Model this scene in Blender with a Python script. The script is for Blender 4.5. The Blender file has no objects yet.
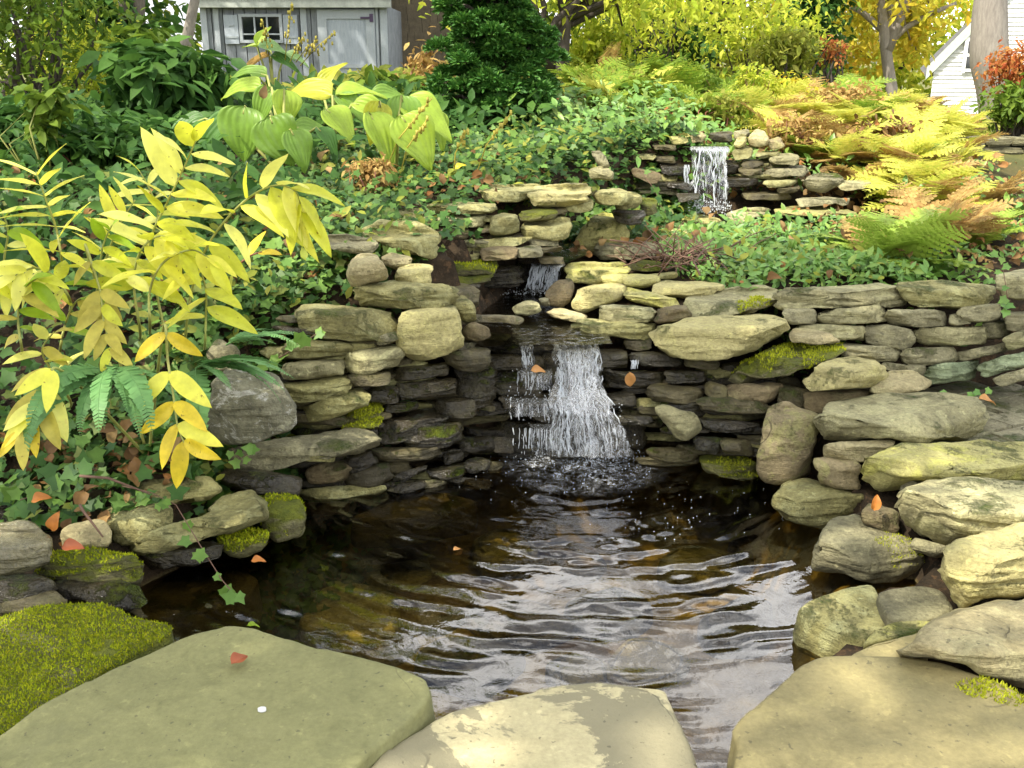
import bpy, bmesh, math, random
import numpy as np
from mathutils import Vector, Matrix, noise
R = math.radians; rnd = random.Random(5)
scene = bpy.context.scene
col = scene.collection
# ---------------------------------------------------------------- camera, sky, sun, exposure
CAM = Vector((0.0, 0.0, 1.30)); PITCH = R(17.9); FPX = 512 / math.tan(R(27))
cd = bpy.data.cameras.new('camera'); cam = bpy.data.objects.new('camera', cd); col.objects.link(cam)
cam.location = CAM; cam.rotation_euler = (R(90) - PITCH, 0, 0)
cd.sensor_fit = 'HORIZONTAL'; cd.angle = R(54); cd.clip_start = 0.05; cd.clip_end = 500
scene.camera = cam
SUN_EL, SUN_AZ = R(52), R(-128)          # azimuth measured from +Y towards +X: behind the camera, to the left
w = bpy.data.worlds.new('World'); scene.world = w; w.use_nodes = True
nt = w.node_tree; sky = nt.nodes.new('ShaderNodeTexSky'); sky.sky_type = 'NISHITA'; sky.sun_disc = False
sky.sun_elevation = SUN_EL; sky.sun_rotation = SUN_AZ; sky.air_density = 1.0; sky.dust_density = 2.0; sky.ozone_density = 0.6
bg = nt.nodes['Background']; bg.inputs[1].default_value = 0.15
# bright broken cloud over the blue, as in the white reflections on the pond
_tc = nt.nodes.new('ShaderNodeTexCoord'); _no = nt.nodes.new('ShaderNodeTexNoise'); _no.inputs['Scale'].default_value = 2.6; _no.inputs['Detail'].default_value = 6; _no.inputs['Roughness'].default_value = .55
_mr = nt.nodes.new('ShaderNodeMapRange'); _mr.inputs[1].default_value = .40; _mr.inputs[2].default_value = .56; _mx = nt.nodes.new('ShaderNodeMix'); _mx.data_type = 'RGBA'
nt.links.new(_tc.outputs['Generated'], _no.inputs['Vector']); nt.links.new(_no.outputs[0], _mr.inputs[0]); nt.links.new(_mr.outputs[0], _mx.inputs[0])
nt.links.new(sky.outputs[0], _mx.inputs[6]); _n2 = nt.nodes.new('ShaderNodeTexNoise'); _n2.inputs['Scale'].default_value = 5.5; _n2.inputs['Detail'].default_value = 4; nt.links.new(_tc.outputs['Generated'], _n2.inputs['Vector'])
_m2 = nt.nodes.new('ShaderNodeMix'); _m2.data_type = 'RGBA'; _r2 = nt.nodes.new('ShaderNodeMapRange'); _r2.inputs[1].default_value = .42; _r2.inputs[2].default_value = .6
nt.links.new(_n2.outputs[0], _r2.inputs[0]); nt.links.new(_r2.outputs[0], _m2.inputs[0]); _m2.inputs[6].default_value = (6.5, 6.6, 6.8, 1); _m2.inputs[7].default_value = (21, 20.8, 20.4, 1); nt.links.new(_m2.outputs[2], _mx.inputs[7]); nt.links.new(_mx.outputs[2], bg.inputs[0])
sl = bpy.data.lights.new('sun', 'SUN'); so = bpy.data.objects.new('sun', sl); col.objects.link(so)
sl.energy = 4.8; sl.angle = R(0.6); sl.color = (1.0, 0.93, 0.80)
sdir = Vector((math.sin(SUN_AZ) * math.cos(SUN_EL), math.cos(SUN_AZ) * math.cos(SUN_EL), math.sin(SUN_EL)))
so.rotation_euler = sdir.to_track_quat('Z', 'Y').to_euler(); so.location = sdir * 20
vs = scene.view_settings; vs.view_transform = 'Standard'; vs.look = 'None'; vs.gamma = 1; vs.exposure = 0.74; vs.use_curve_mapping = False
cy = scene.cycles; cy.use_denoising = True; cy.max_bounces = 7; cy.diffuse_bounces = 3; cy.glossy_bounces = 3
cy.transmission_bounces = 4; cy.transparent_max_bounces = 8; cy.caustics_reflective = False; cy.caustics_refractive = False
try: cy.denoiser = 'OPENIMAGEDENOISE'
except Exception: pass
# ---------------------------------------------------------------- helpers
CP, SP = math.cos(PITCH), math.sin(PITCH)
def ray(px, py):
    x = (px - 512) / FPX; u = (384 - py) / FPX
    return x, CP + u * SP, -SP + u * CP
def at(px, py, D):
    x, y, z = ray(px, py); k = D / y
    return Vector((x * k, D, CAM.z + z * k))
def on(px, py, z):
    rx, ry, rz = ray(px, py); k = (z - CAM.z) / rz
    return Vector((rx * k, ry * k, z))
def project(x, y, z):
    dz = z - CAM.z; f = y * CP - dz * SP; u = y * SP + dz * CP
    f = np.maximum(f, 1e-3)
    return 512 + FPX * x / f, 384 - FPX * u / f
def tag(o, label, cat, group=None, kind='thing'):
    if label: o['label'] = label
    if cat: o['category'] = cat
    if group: o['group'] = group
    o['kind'] = kind
    return o
def struct(o): o['kind'] = 'structure'; return o
def empty(name, loc):
    o = bpy.data.objects.new(name, None); o.empty_display_size = .05; col.objects.link(o); o.location = loc; return o
def mk(name, V, loops, starts, totals, mat, loc=(0, 0, 0), parent=None, smooth=True):
    V = np.asarray(V, dtype=np.float32)
    me = bpy.data.meshes.new(name)
    me.vertices.add(len(V)); me.vertices.foreach_set('co', V.ravel())
    me.loops.add(len(loops)); me.loops.foreach_set('vertex_index', np.asarray(loops, dtype=np.int32))
    me.polygons.add(len(starts)); me.polygons.foreach_set('loop_start', np.asarray(starts, dtype=np.int32))
    me.polygons.foreach_set('loop_total', np.asarray(totals, dtype=np.int32))
    me.polygons.foreach_set('use_smooth', np.full(len(starts), smooth, dtype=bool))
    me.update(calc_edges=True); me.validate()
    if isinstance(mat, (list, tuple)):
        for m in mat: me.materials.append(m)
    elif mat: me.materials.append(mat)
    o = bpy.data.objects.new(name, me); col.objects.link(o); o.location = loc
    if parent: o.parent = parent
    return o
class MB:
    """collects polygons for ONE mesh object"""
    def __init__(s): s.V = []; s.L = []; s.S = []; s.T = []; s.n = 0; s.nl = 0
    def add(s, V, F):
        V = np.asarray(V, dtype=np.float64).reshape(-1, 3); s.V.append(V)
        for f in F:
            s.L.append(np.asarray(f) + s.n); s.S.append(np.array([s.nl])); s.T.append(np.array([len(f)])); s.nl += len(f)
        s.n += len(V)
    def add_many(s, tmpl, M, P):
        """tmpl=(V,F uniform faces array) ; M (m,3,3) ; P (m,3)"""
        TV, TF = tmpl; m = len(P)
        if m == 0: return
        W = np.einsum('mij,vj->mvi', M, TV) + P[:, None, :]
        s.V.append(W.reshape(-1, 3))
        k = TF.shape[1]
        L = (TF.ravel()[None, :] + (np.arange(m) * len(TV))[:, None]).ravel() + s.n
        nf = len(TF) * m
        s.L.append(L); s.S.append(np.arange(nf) * k + s.nl); s.T.append(np.full(nf, k))
        s.nl += nf * k; s.n += len(TV) * m
    def tube(s, pts, rad, n=6, cap=True):
        pts = [Vector(p) for p in pts]; V = []; F = []
        m = len(pts)
        if not hasattr(rad, '__len__'): rad = [rad] * m
        up = Vector((0.31, 0.17, 0.93))
        for i, p in enumerate(pts):
            d = (pts[min(i + 1, m - 1)] - pts[max(i - 1, 0)])
            if d.length < 1e-9: d = Vector((0, 0, 1))
            d.normalize(); a = d.cross(up)
            if a.length < 1e-3: a = d.cross(Vector((1, 0, 0)))
            a.normalize(); b = d.cross(a)
            for k in range(n):
                t = 2 * math.pi * k / n
                V.append(p + (a * math.cos(t) + b * math.sin(t)) * rad[i])
        for i in range(m - 1):
            for k in range(n):
                k2 = (k + 1) % n
                F.append((i * n + k, i * n + k2, (i + 1) * n + k2, (i + 1) * n + k))
        if cap:
            F.append(tuple(range(n - 1, -1, -1))); F.append(tuple((m - 1) * n + k for k in range(n)))
        s.add(V, F)
    def box(s, c, h, rot=None):
        V = [Vector((x * h[0], y * h[1], z * h[2])) for x in (-1, 1) for y in (-1, 1) for z in (-1, 1)]
        if rot is not None: V = [rot @ v for v in V]
        V = [v + Vector(c) for v in V]
        s.add(V, [(0, 1, 3, 2), (4, 6, 7, 5), (0, 4, 5, 1), (2, 3, 7, 6), (0, 2, 6, 4), (1, 5, 7, 3)])
    def build(s, name, mat, parent=None, loc=(0, 0, 0), smooth=True):
        if not s.V: s.V = [np.zeros((3, 3))]; s.L = [np.arange(3)]; s.S = [np.array([0])]; s.T = [np.array([3])]
        V = np.concatenate(s.V) - np.asarray(loc if parent is None else (0, 0, 0), dtype=float)
        if parent is not None: V = V - np.asarray(parent_origin(parent))
        return mk(name, V, np.concatenate(s.L), np.concatenate(s.S), np.concatenate(s.T), mat, loc if parent is None else (0, 0, 0), parent, smooth)
def parent_origin(p):
    o = Vector((0, 0, 0))
    while p is not None: o += p.location; p = p.parent
    return o
def rotmats(yaw, pitch, roll):
    """Rz(yaw) Rx(pitch) Ry(roll) arrays; template leaf lies along +Y, normal +Z"""
    cz, sz = np.cos(yaw), np.sin(yaw); cx, sx = np.cos(pitch), np.sin(pitch); c_, s_ = np.cos(roll), np.sin(roll)
    o = np.zeros_like(cz); I = np.ones_like(cz)
    Z = np.stack([np.stack([cz, -sz, o], -1), np.stack([sz, cz, o], -1), np.stack([o, o, I], -1)], -2)
    X = np.stack([np.stack([I, o, o], -1), np.stack([o, cx, -sx], -1), np.stack([o, sx, cx], -1)], -2)
    Y = np.stack([np.stack([c_, o, s_], -1), np.stack([o, I, o], -1), np.stack([-s_, o, c_], -1)], -2)
    return Z @ X @ Y
# ---------------------------------------------------------------- materials
class NB:
    def __init__(s, name):
        s.m = bpy.data.materials.new(name); s.m.use_nodes = True; s.t = s.m.node_tree; s.b = s.t.nodes['Principled BSDF']
        s.out = s.t.nodes['Material Output']
    def n(s, typ, **kw):
        x = s.t.nodes.new(typ)
        for k, v in kw.items():
            if k.startswith('i_'):
                k2 = k[2:]; k2 = int(k2) if k2.isdigit() else k2
                if hasattr(v, 'is_linked'): s.t.links.new(v, x.inputs[k2])
                else: x.inputs[k2].default_value = v
            else: setattr(x, k, v)
        return x
    def link(s, a, b): s.t.links.new(a, b)
    def noise(s, vec, scale, detail=5, rough=.55, dist=0):
        x = s.n('ShaderNodeTexNoise'); s.link(vec, x.inputs['Vector']); x.inputs['Scale'].default_value = scale
        x.inputs['Detail'].default_value = detail; x.inputs['Roughness'].default_value = rough; x.inputs['Distortion'].default_value = dist
        return x.outputs[0]
    def rng(s, v, a, b, c=0., d=1.):
        x = s.n('ShaderNodeMapRange'); s.link(v, x.inputs[0])
        for i, q in enumerate((a, b, c, d)): x.inputs[i + 1].default_value = q
        return x.outputs[0]
    def mix(s, f, a, b, mode='MIX'):
        x = s.n('ShaderNodeMix', data_type='RGBA', blend_type=mode)
        for q, v in ((0, f), (6, a), (7, b)):
            if hasattr(v, 'is_linked'): s.link(v, x.inputs[q])
            else: x.inputs[q].default_value = v if q == 0 else (*v[:3], 1)
        return x.outputs[2]
    def math(s, op, a, b=0.0):
        x = s.n('ShaderNodeMath', operation=op)
        for q, v in ((0, a), (1, b)):
            if hasattr(v, 'is_linked'): s.link(v, x.inputs[q])
            else: x.inputs[q].default_value = v
        return x.outputs[0]
    def bump(s, h, strength=.5, dist=.01):
        x = s.n('ShaderNodeBump'); s.link(h, x.inputs['Height']); x.inputs['Strength'].default_value = strength; x.inputs['Distance'].default_value = dist
        s.link(x.outputs[0], s.b.inputs['Normal']); return x
    def set(s, k, v):
        if hasattr(v, 'is_linked'): s.link(v, s.b.inputs[k])
        else: s.b.inputs[k].default_value = v if not isinstance(v, tuple) else (*v[:3], 1)
def stone_mat(name, c1, c2, lich=(.42, .42, .25), la=.5, dark=.6, moss=0., rough=.85, wet=0., mossc=((.16, .19, .02), (.07, .11, .015)), strata=.5, upmoss=.15, bumps=1.0, fine=1.0, stain=None, white=0., crack=.4):
    c1, c2, lich = [(c[0], c[1] * .99, c[2] * .80) for c in (c1, c2, lich)]
    q = NB(name); tc = q.n('ShaderNodeTexCoord'); oi = q.n('ShaderNodeObjectInfo')
    off = q.n('ShaderNodeVectorMath', operation='SCALE'); comb = q.n('ShaderNodeCombineXYZ')
    q.link(oi.outputs['Random'], comb.inputs[0]); q.link(q.math('FRACT', q.math('MULTIPLY', oi.outputs['Random'], 7.13)), comb.inputs[1]); comb.inputs[2].default_value = .3
    q.link(comb.outputs[0], off.inputs[0]); off.inputs[3].default_value = 40
    vec = q.n('ShaderNodeVectorMath', operation='ADD'); q.link(tc.outputs['Object'], vec.inputs[0]); q.link(off.outputs[0], vec.inputs[1]); v = vec.outputs[0]
    mp = q.n('ShaderNodeMapping'); q.link(v, mp.inputs[0]); mp.inputs['Scale'].default_value = (1.2, 1.2, 9); q.link(q.n('ShaderNodeVectorMath', operation='MULTIPLY', i_0=comb.outputs[0], i_1=(.5, .45, 2)).outputs[0], mp.inputs['Rotation'])
    n1 = q.noise(v, 4.5, 5, .6, .4); n2 = q.noise(v, 17, 7, .65); n3 = q.noise(v, 95, 4, .7); ns = q.noise(mp.outputs[0], 7, 6, .65, .5)
    nl = q.noise(v, 9, 6, .7, .8); nd = q.noise(v, 6.3, 6, .6, .3)
    c = q.mix(q.rng(n1, .38, .62), c1, c2)
    dk = tuple(a * .42 for a in c2)
    c = q.mix(q.math('MULTIPLY', q.rng(n2, .48, .66), dark), c, dk)
    c = q.mix(q.math('MULTIPLY', q.rng(ns, .56, .68), strata * .7), c, tuple(a * .5 for a in c1))
    c = q.mix(q.math('MULTIPLY', q.rng(nl, .5, .6), la), c, lich)
    c = q.mix(q.math('MULTIPLY', q.rng(q.noise(v, 42, 3, .6), .62, .7), .5 * min(1, la * 1.4)), c, tuple(min(.75, a * 1.5) for a in lich))
    fi = q.rng(n3, .3, .7, 1 - .30 * fine, 1 + .24 * fine)
    c = q.mix(1.0, c, q.n('ShaderNodeCombineColor', i_0=fi, i_1=fi, i_2=fi).outputs[0], 'MULTIPLY')
    if white: c = q.mix(q.math('MULTIPLY', q.rng(q.noise(v, 13, 7, .75, 1.0), .54, .60), white), c, (.58, .57, .50))
    if stain:
        sc, ss, lo, hi, am = stain; c = q.mix(q.math('MULTIPLY', q.rng(q.noise(v, ss, 8, .68, .6), lo, hi), am), c, sc)
    ck = q.math('ABSOLUTE', q.math('SUBTRACT', q.noise(v, 1.9, 2, .5, .2), .5)); ckm = q.rng(ck, .0006, .0022, 1, 0); ckm = q.math('MULTIPLY', ckm, q.rng(q.noise(v, 5, 2), .54, .6, 0, crack))
    c = q.mix(ckm, c, (.04, .035, .025))
    c = q.mix(q.rng(q.noise(v, 70, 2, .5), .68, .72, 0, .55), c, (.06, .055, .035))
    r = q.rng(oi.outputs['Random'], 0, 1, .78, 1.18)
    c = q.mix(1.0, c, q.n('ShaderNodeCombineColor', i_0=r, i_1=r, i_2=r).outputs[0], 'MULTIPLY')
    h = q.math('ADD', q.math('ADD', q.math('MULTIPLY', n2, .9), q.math('MULTIPLY', n3, .28)), q.math('MULTIPLY', ns, strata * 1.3))
    if moss > 0:
        g = q.n('ShaderNodeNewGeometry'); sp = q.n('ShaderNodeSeparateXYZ'); q.link(g.outputs['Normal'], sp.inputs[0])
        up = q.rng(sp.outputs[2], upmoss, upmoss + .45)
        msk = q.math('MULTIPLY', up, q.rng(q.math('ADD', nd, q.math('MULTIPLY', q.math('SUBTRACT', n3, .5), .35)), .62 - .26 * moss, .74 - .26 * moss))
        mc = q.mix(q.rng(q.noise(v, 22, 4, .6), .35, .65), mossc[0], mossc[1])
        mc = q.mix(q.rng(n3, .3, .7, 0, .6), mc, tuple(a * .4 for a in mossc[1]))
        c = q.mix(msk, c, mc)
        h = q.math('ADD', h, q.math('MULTIPLY', q.math('MULTIPLY', q.noise(v, 130, 3, .7), msk), 1.6))
    h = q.math('SUBTRACT', h, q.math('MULTIPLY', ckm, .8))
    q.set('Base Color', c)
    rr = q.rng(n2, .3, .7, max(.12, rough - .15 - wet * .45), rough - wet * .45)
    q.set('Roughness', rr); q.set('Specular IOR Level', .35 + wet * .3)
    q.bump(h, bumps, .02)
    return q.m
def leaf_mat(name, cols, trans=.35, rough=.45, spec=.35, vary=.25, edge=None):
    """colour varies leaf by leaf (each leaf is one mesh island)"""
    cols = [(c[0], c[1], c[2] * .7) for c in cols]
    q = NB(name); g = q.n('ShaderNodeNewGeometry'); rp = q.n('ShaderNodeValToRGB'); q.link(g.outputs['Random Per Island'], rp.inputs[0])
    el = rp.color_ramp.elements
    while len(el) < len(cols): el.new(.5)
    for i, c in enumerate(cols): el[i].position = i / max(1, len(cols) - 1); el[i].color = (*c, 1)
    tc = q.n('ShaderNodeTexCoord'); nn = q.noise(tc.outputs['Object'], 26, 4, .6)
    k = q.rng(nn, .3, .7, 1 - vary, 1 + vary)
    c = q.mix(1.0, rp.outputs[0], q.n('ShaderNodeCombineColor', i_0=k, i_1=k, i_2=k).outputs[0], 'MULTIPLY')
    if edge:
        c = q.mix(q.rng(q.noise(tc.outputs['Object'], 11, 5, .7), .6, .72, 0, .6), c, edge); c = q.mix(q.rng(q.noise(tc.outputs['Object'], 75, 2, .5), .70, .74, 0, .7), c, (.16, .08, .02))
    q.set('Base Color', c); q.set('Roughness', rough); q.set('Specular IOR Level', spec)
    tr = q.n('ShaderNodeBsdfTranslucent'); q.link(c, tr.inputs[0]); ms = q.n('ShaderNodeMixShader'); ms.inputs[0].default_value = trans
    q.link(q.b.outputs[0], ms.inputs[1]); q.link(tr.outputs[0], ms.inputs[2]); q.link(ms.outputs[0], q.out.inputs[0])
    return q.m
def plain(name, c, rough=.7, c2=None, scale=8, bumps=.0, stretch=None, spec=.4, metal=0):
    q = NB(name); tc = q.n('ShaderNodeTexCoord'); v = tc.outputs['Object']
    if stretch:
        mp = q.n('ShaderNodeMapping'); q.link(v, mp.inputs[0]); mp.inputs['Scale'].default_value = stretch; v = mp.outputs[0]
    n = q.noise(v, scale, 6, .65); n2 = q.noise(v, scale * 6, 4, .6)
    cc = q.mix(q.rng(n, .35, .65), c, c2 or tuple(a * .7 for a in c))
    q.set('Base Color', q.mix(q.rng(n2, .4, .8, 0, .5), cc, tuple(a * .5 for a in c)))
    q.set('Roughness', rough); q.set('Specular IOR Level', spec); q.set('Metallic', float(metal))
    if bumps: q.bump(q.math('ADD', n, q.math('MULTIPLY', n2, .5)), bumps, .01)
    return q.m
M = {}
M['ol'] = stone_mat('olive stone', (.31, .285, .135), (.20, .185, .085), la=.45, moss=.2)
M['cr'] = stone_mat('cream stone', (.43, .385, .205), (.32, .285, .15), (.45, .415, .195), la=.5, dark=.4, moss=.1)
M['yg'] = stone_mat('yellow lichen stone', (.42, .39, .18), (.30, .28, .12), (.44, .43, .12), la=.7, dark=.4, moss=.25)
M['tn'] = stone_mat('tan stone', (.41, .355, .23), (.30, .255, .155), (.50, .47, .30), la=.4, dark=.45)
M['gr'] = stone_mat('grey stone', (.26, .24, .165), (.17, .157, .108), (.39, .365, .24), la=.45, dark=.65, moss=.1)
M['lg'] = stone_mat('light grey stone', (.36, .335, .21), (.245, .225, .14), (.47, .45, .28), la=.6, dark=.6, moss=.12)
M['bl'] = stone_mat('white lichened boulder', (.26, .25, .20), (.17, .165, .13), (.36, .36, .28), la=.5, dark=.6, white=.85)
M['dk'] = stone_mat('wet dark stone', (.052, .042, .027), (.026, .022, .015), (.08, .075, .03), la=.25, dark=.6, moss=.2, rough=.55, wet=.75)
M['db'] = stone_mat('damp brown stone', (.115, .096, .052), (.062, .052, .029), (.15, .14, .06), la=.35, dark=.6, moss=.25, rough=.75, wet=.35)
M['br'] = stone_mat('brown stone', (.20, .155, .095), (.115, .09, .055), (.24, .22, .12), la=.35, dark=.55, moss=.1)
M['mo'] = stone_mat('mossy stone', (.19, .18, .10), (.11, .10, .06), (.26, .26, .12), la=.4, moss=1.0, upmoss=-.1, mossc=((.26, .28, .02), (.13, .16, .015)))
M['ym'] = stone_mat('bright moss stone', (.27, .26, .13), (.17, .16, .08), (.34, .34, .14), la=.4, moss=1.2, upmoss=-.2, mossc=((.30, .30, .02), (.15, .18, .015)))
M['pt'] = stone_mat('green stained stone', (.27, .32, .22), (.18, .22, .15), (.38, .43, .31), la=.5, moss=.4)
M['pk'] = stone_mat('pinkish stone', (.34, .275, .185), (.22, .18, .11), (.30, .30, .12), la=.55, dark=.5, moss=.15)
M['s1'] = stone_mat('flagstone grey green', (.225, .222, .115), (.185, .185, .095), (.27, .265, .135), la=.4, dark=.22, strata=.0, bumps=.3, fine=.45, stain=((.15, .145, .08), 2.6, .56, .72, .4))
M['s2'] = stone_mat('flagstone pale', (.46, .41, .29), (.40, .355, .245), (.49, .44, .32), la=.3, dark=.15, strata=0, bumps=.4, fine=.5, stain=((.19, .172, .105), 2.6, .478, .494, .9))
M['s3'] = stone_mat('flagstone tan grey', (.30, .255, .14), (.225, .195, .108), (.37, .32, .165), la=.3, dark=.3, strata=0, bumps=.35, fine=.5, stain=((.58, .50, .30), 6, .68, .70, .6))
M['ws'] = stone_mat('wet shiny stone', (.20, .18, .12), (.12, .108, .07), (.26, .25, .18), la=.3, dark=.4, rough=.5, wet=.9)
MOSS = leaf_mat('moss', [(.14, .20, .012), (.34, .38, .02), (.24, .30, .015), (.44, .42, .03)], .2, .8, .1)
MOSSY = leaf_mat('bright moss', [(.28, .32, .02), (.40, .42, .04), (.22, .26, .02)], .2, .8, .1)
# ---------------------------------------------------------------- ground: one sheet, dug out for the pond and the stream
def ip(v, xs, ys): return np.interp(v, xs, ys)
def ground_z(x, y):
    x = np.asarray(x, float); y = np.asarray(y, float)
    zl = ip(y, [2.0, 2.3, 2.5, 2.8, 3.2, 3.8, 4.3, 5, 6.5, 9, 14, 40, 400], [.0, .08, .17, .33, .5, .68, .76, .83, .92, .85, .55, .4, 0])
    zm = ip(y, [3.2, 3.6, 4.2, 5, 6, 8, 11, 16, 40, 400], [.48, .62, .74, .84, .96, 1.08, .95, .6, .4, 0])
    zr = ip(y, [3.0, 3.6, 4.2, 5, 5.5, 6.2, 8, 11, 18, 40, 400], [.38, .46, .49, .54, .64, .76, .88, .78, .5, .4, 0])
    # sideways blend left / middle / right
    a = np.clip((x + 1.2 * np.maximum(y, 1) / 3.4) / (.8 * np.maximum(y, 1) / 3.4), 0, 1); b = np.clip((x - ip(y, [3.2, 3.9, 4.2, 4.6, 5.0, 5.2, 9], [.16, .16, .26, .5, .86, 1.0, 1.6])) / (.16 + .3 * np.maximum(0, y - 5.2)) + .5, 0, 1)
    bank = (zl * (1 - a) + zm * a) * (1 - b) + zr * b
    far_r = np.clip((x - 1.5 - (y - 4) * .28) / 1.4, 0, 1) * np.clip((y - 4.6), 0, 1)
    bank = bank - far_r * .22
    Db = ip(x, [-.95, -.64, -.35, -.15, .05, .4, .6, .8, .95, 1.6, 3], [2.6, 2.87, 2.95, 3.08, 3.22, 3.22, 3.14, 3.2, 3.42, 3.44, 3.4]) + .16
    k = ip(x, [-.2, .15], [.62, .30])
    back = np.minimum((y - Db) / k, bank)
    # left shore
    xl = ip(y, [1.5, 1.9, 2.0, 2.2, 2.5, 2.75, 2.9], [-.5, -.6, -.86, -1.0, -.8, -.75, -.7])
    left = np.minimum((xl - x - .04) / .5, np.where(y < 3.6, zl, bank))
    left = np.where(y < 3.0, left, -1)
    xr = ip(y, [1.5, 1.7, 1.9, 2.1, 2.3, 2.6, 3.0, 3.3], [.42, .46, .66, .85, .90, .92, .95, .98])
    pat = ip(y, [1.4, 2.0, 2.6, 3.3], [.05, .06, .10, .17])
    right = np.minimum((x - xr) / .5, pat); right = np.where(y < 3.5, right, -1)
    front = np.minimum((ip(x, [-.9, -.5, 0, .25, .5, .7], [1.7, 1.6, 1.45, 1.3, 1.3, 1.7]) - y) / .3, .02)
    z = np.maximum.reduce([np.full_like(x, -.32), back, left, right, front])
    # stream bed
    xc = ip(y, [3.2, 3.9, 4.2, 4.6, 5.0, 5.2, 6], [.11, .13, .22, .46, .86, 1.02, 1.05])
    hw = ip(y, [3.2, 3.5, 3.9, 4.4, 5.0, 5.3], [.25, .22, .14, .15, .26, .2])
    zc = ip(y, [3.3, 3.38, 3.86, 3.92, 4.5, 5.22, 5.3, 6], [.2, .34, .36, .49, .50, .50, .86, .9])
    ch = zc + np.maximum(0, np.abs(x - xc) - hw) * 2.2
    z = np.where((y > 3.25) & (y < 5.8), np.minimum(z, ch), z)
    return z
def gz(x, y): return float(ground_z(np.array([x]), np.array([y]))[0])
STONES = []      # (pixel polygon, nearest distance) filled by the stones; the earth is kept behind them
def inside(px, py, poly):
    r = np.zeros(len(px), bool); n = len(poly); j = n - 1
    for i in range(n):
        xi, yi = poly[i]; xj, yj = poly[j]
        c = ((yi > py) != (yj > py)) & (px < (xj - xi) * (py - yi) / (yj - yi + 1e-12) + xi)
        r ^= c; j = i
    return r
def build_ground():
    def axis(segs):
        out = []
        for a, b, st in segs: out += list(np.arange(a, b, st))
        return np.array(out + [segs[-1][1]])
    xs = axis([(-260, -30, 23), (-30, -6, 1.2), (-6, -2.4, .2), (-2.4, 2.6, .03), (2.6, 6, .2), (6, 30, 1.2), (30, 260, 23)])
    ys = axis([(-60, -4, 8), (-4, 1.0, .5), (1.0, 1.6, .1), (1.6, 5.6, .03), (5.6, 9, .12), (9, 20, .6), (20, 60, 4), (60, 380, 32)])
    X, Y = np.meshgrid(xs, ys); x = X.ravel(); y = Y.ravel(); z = ground_z(x, y)
    nz = np.array([noise.fractal(Vector((a * 3, b * 3, 0)), 1, 2, 4) for a, b in zip(x, y)])
    z = z + nz * np.where(y < 6, .02, .05) * np.where(np.abs(x) < 20, 1, 0)
    for poly, D in STONES:
        P = np.array(poly); x0, y0 = P.min(0); x1, y1 = P.max(0)
        px, py = project(x, y, z)
        c = np.where((px > x0) & (px < x1) & (py > y0) & (py < y1) & (y < D + .07) & (y > D - .8) & (y > .5))[0]
        if len(c) == 0: continue
        c = c[inside(px[c], py[c], poly)]
        if len(c) == 0: continue
        # drop to just under this stone's lowest sight line
        b = at((x0 + x1) / 2, y1, D); z[c] = np.minimum(z[c], b.z - .03 - .05 * (D + .07 - y[c]))
    V = np.stack([x, y, z], 1); nx, ny = len(xs), len(ys)
    i = np.arange(nx * ny).reshape(ny, nx)
    F = np.stack([i[:-1, :-1], i[:-1, 1:], i[1:, 1:], i[1:, :-1]], -1).reshape(-1, 4)
    q = NB('earth and leaf litter'); tc = q.n('ShaderNodeTexCoord'); v = tc.outputs['Object']
    sp = q.n('ShaderNodeSeparateXYZ'); q.link(v, sp.inputs[0])
    c = q.mix(q.rng(q.noise(v, 9, 6, .7), .4, .65), (.024, .018, .011), (.055, .038, .022))
    c = q.mix(q.rng(q.noise(v, 34, 4, .7), .55, .65, 0, .7), c, (.11, .065, .032))
    far = q.mix(q.rng(q.noise(v, 1.1, 5, .6), .4, .6), (.09, .12, .03), (.16, .14, .05))
    c = q.mix(q.rng(sp.outputs[1], 5.5, 8), c, far)
    bed = q.mix(q.rng(q.noise(v, 5, 5, .6), .4, .6), (.32, .255, .085), (.15, .11, .035))
    c = q.mix(q.rng(sp.outputs[2], -.03, .01), bed, c)
    q.set('Base Color', c); q.set('Roughness', .95); q.set('Specular IOR Level', .15); q.bump(q.noise(v, 40, 6, .7), .8, .02)
    o = mk('ground', V, F.ravel(), np.arange(len(F)) * 4, np.full(len(F), 4), q.m)
    struct(o)
# ---------------------------------------------------------------- stones
WIN = {'A': (0, 250), 'B': (260, 150), 'C': (460, 200), 'D': (704, 230), 'E': (240, 300), 'F': (440, 320), 'G': (704, 370), 'H': (704, 528), 'I': (0, 440), 'J': (0, 528), 'U': (560, 80)}
def topx(win, s):
    ox, oy = WIN[win]; out = []
    for p in s.split():
        a, b = p.split(','); out.append((ox + float(a) / 3.2, oy + float(b) / 3.2))
    return out
def smooth_poly(pts, n, it=1):
    P = np.array(pts, float)
    for _ in range(it):
        Q = np.roll(P, -1, 0); P = np.stack([.87 * P + .13 * Q, .13 * P + .87 * Q], 1).reshape(-1, 2)
    Q = np.vstack([P, P[:1]]); d = np.r_[0, np.cumsum(np.hypot(*np.diff(Q, axis=0).T))]
    t = np.linspace(0, d[-1], n, endpoint=False)
    return np.stack([np.interp(t, d, Q[:, 0]), np.interp(t, d, Q[:, 1])], 1)
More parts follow.
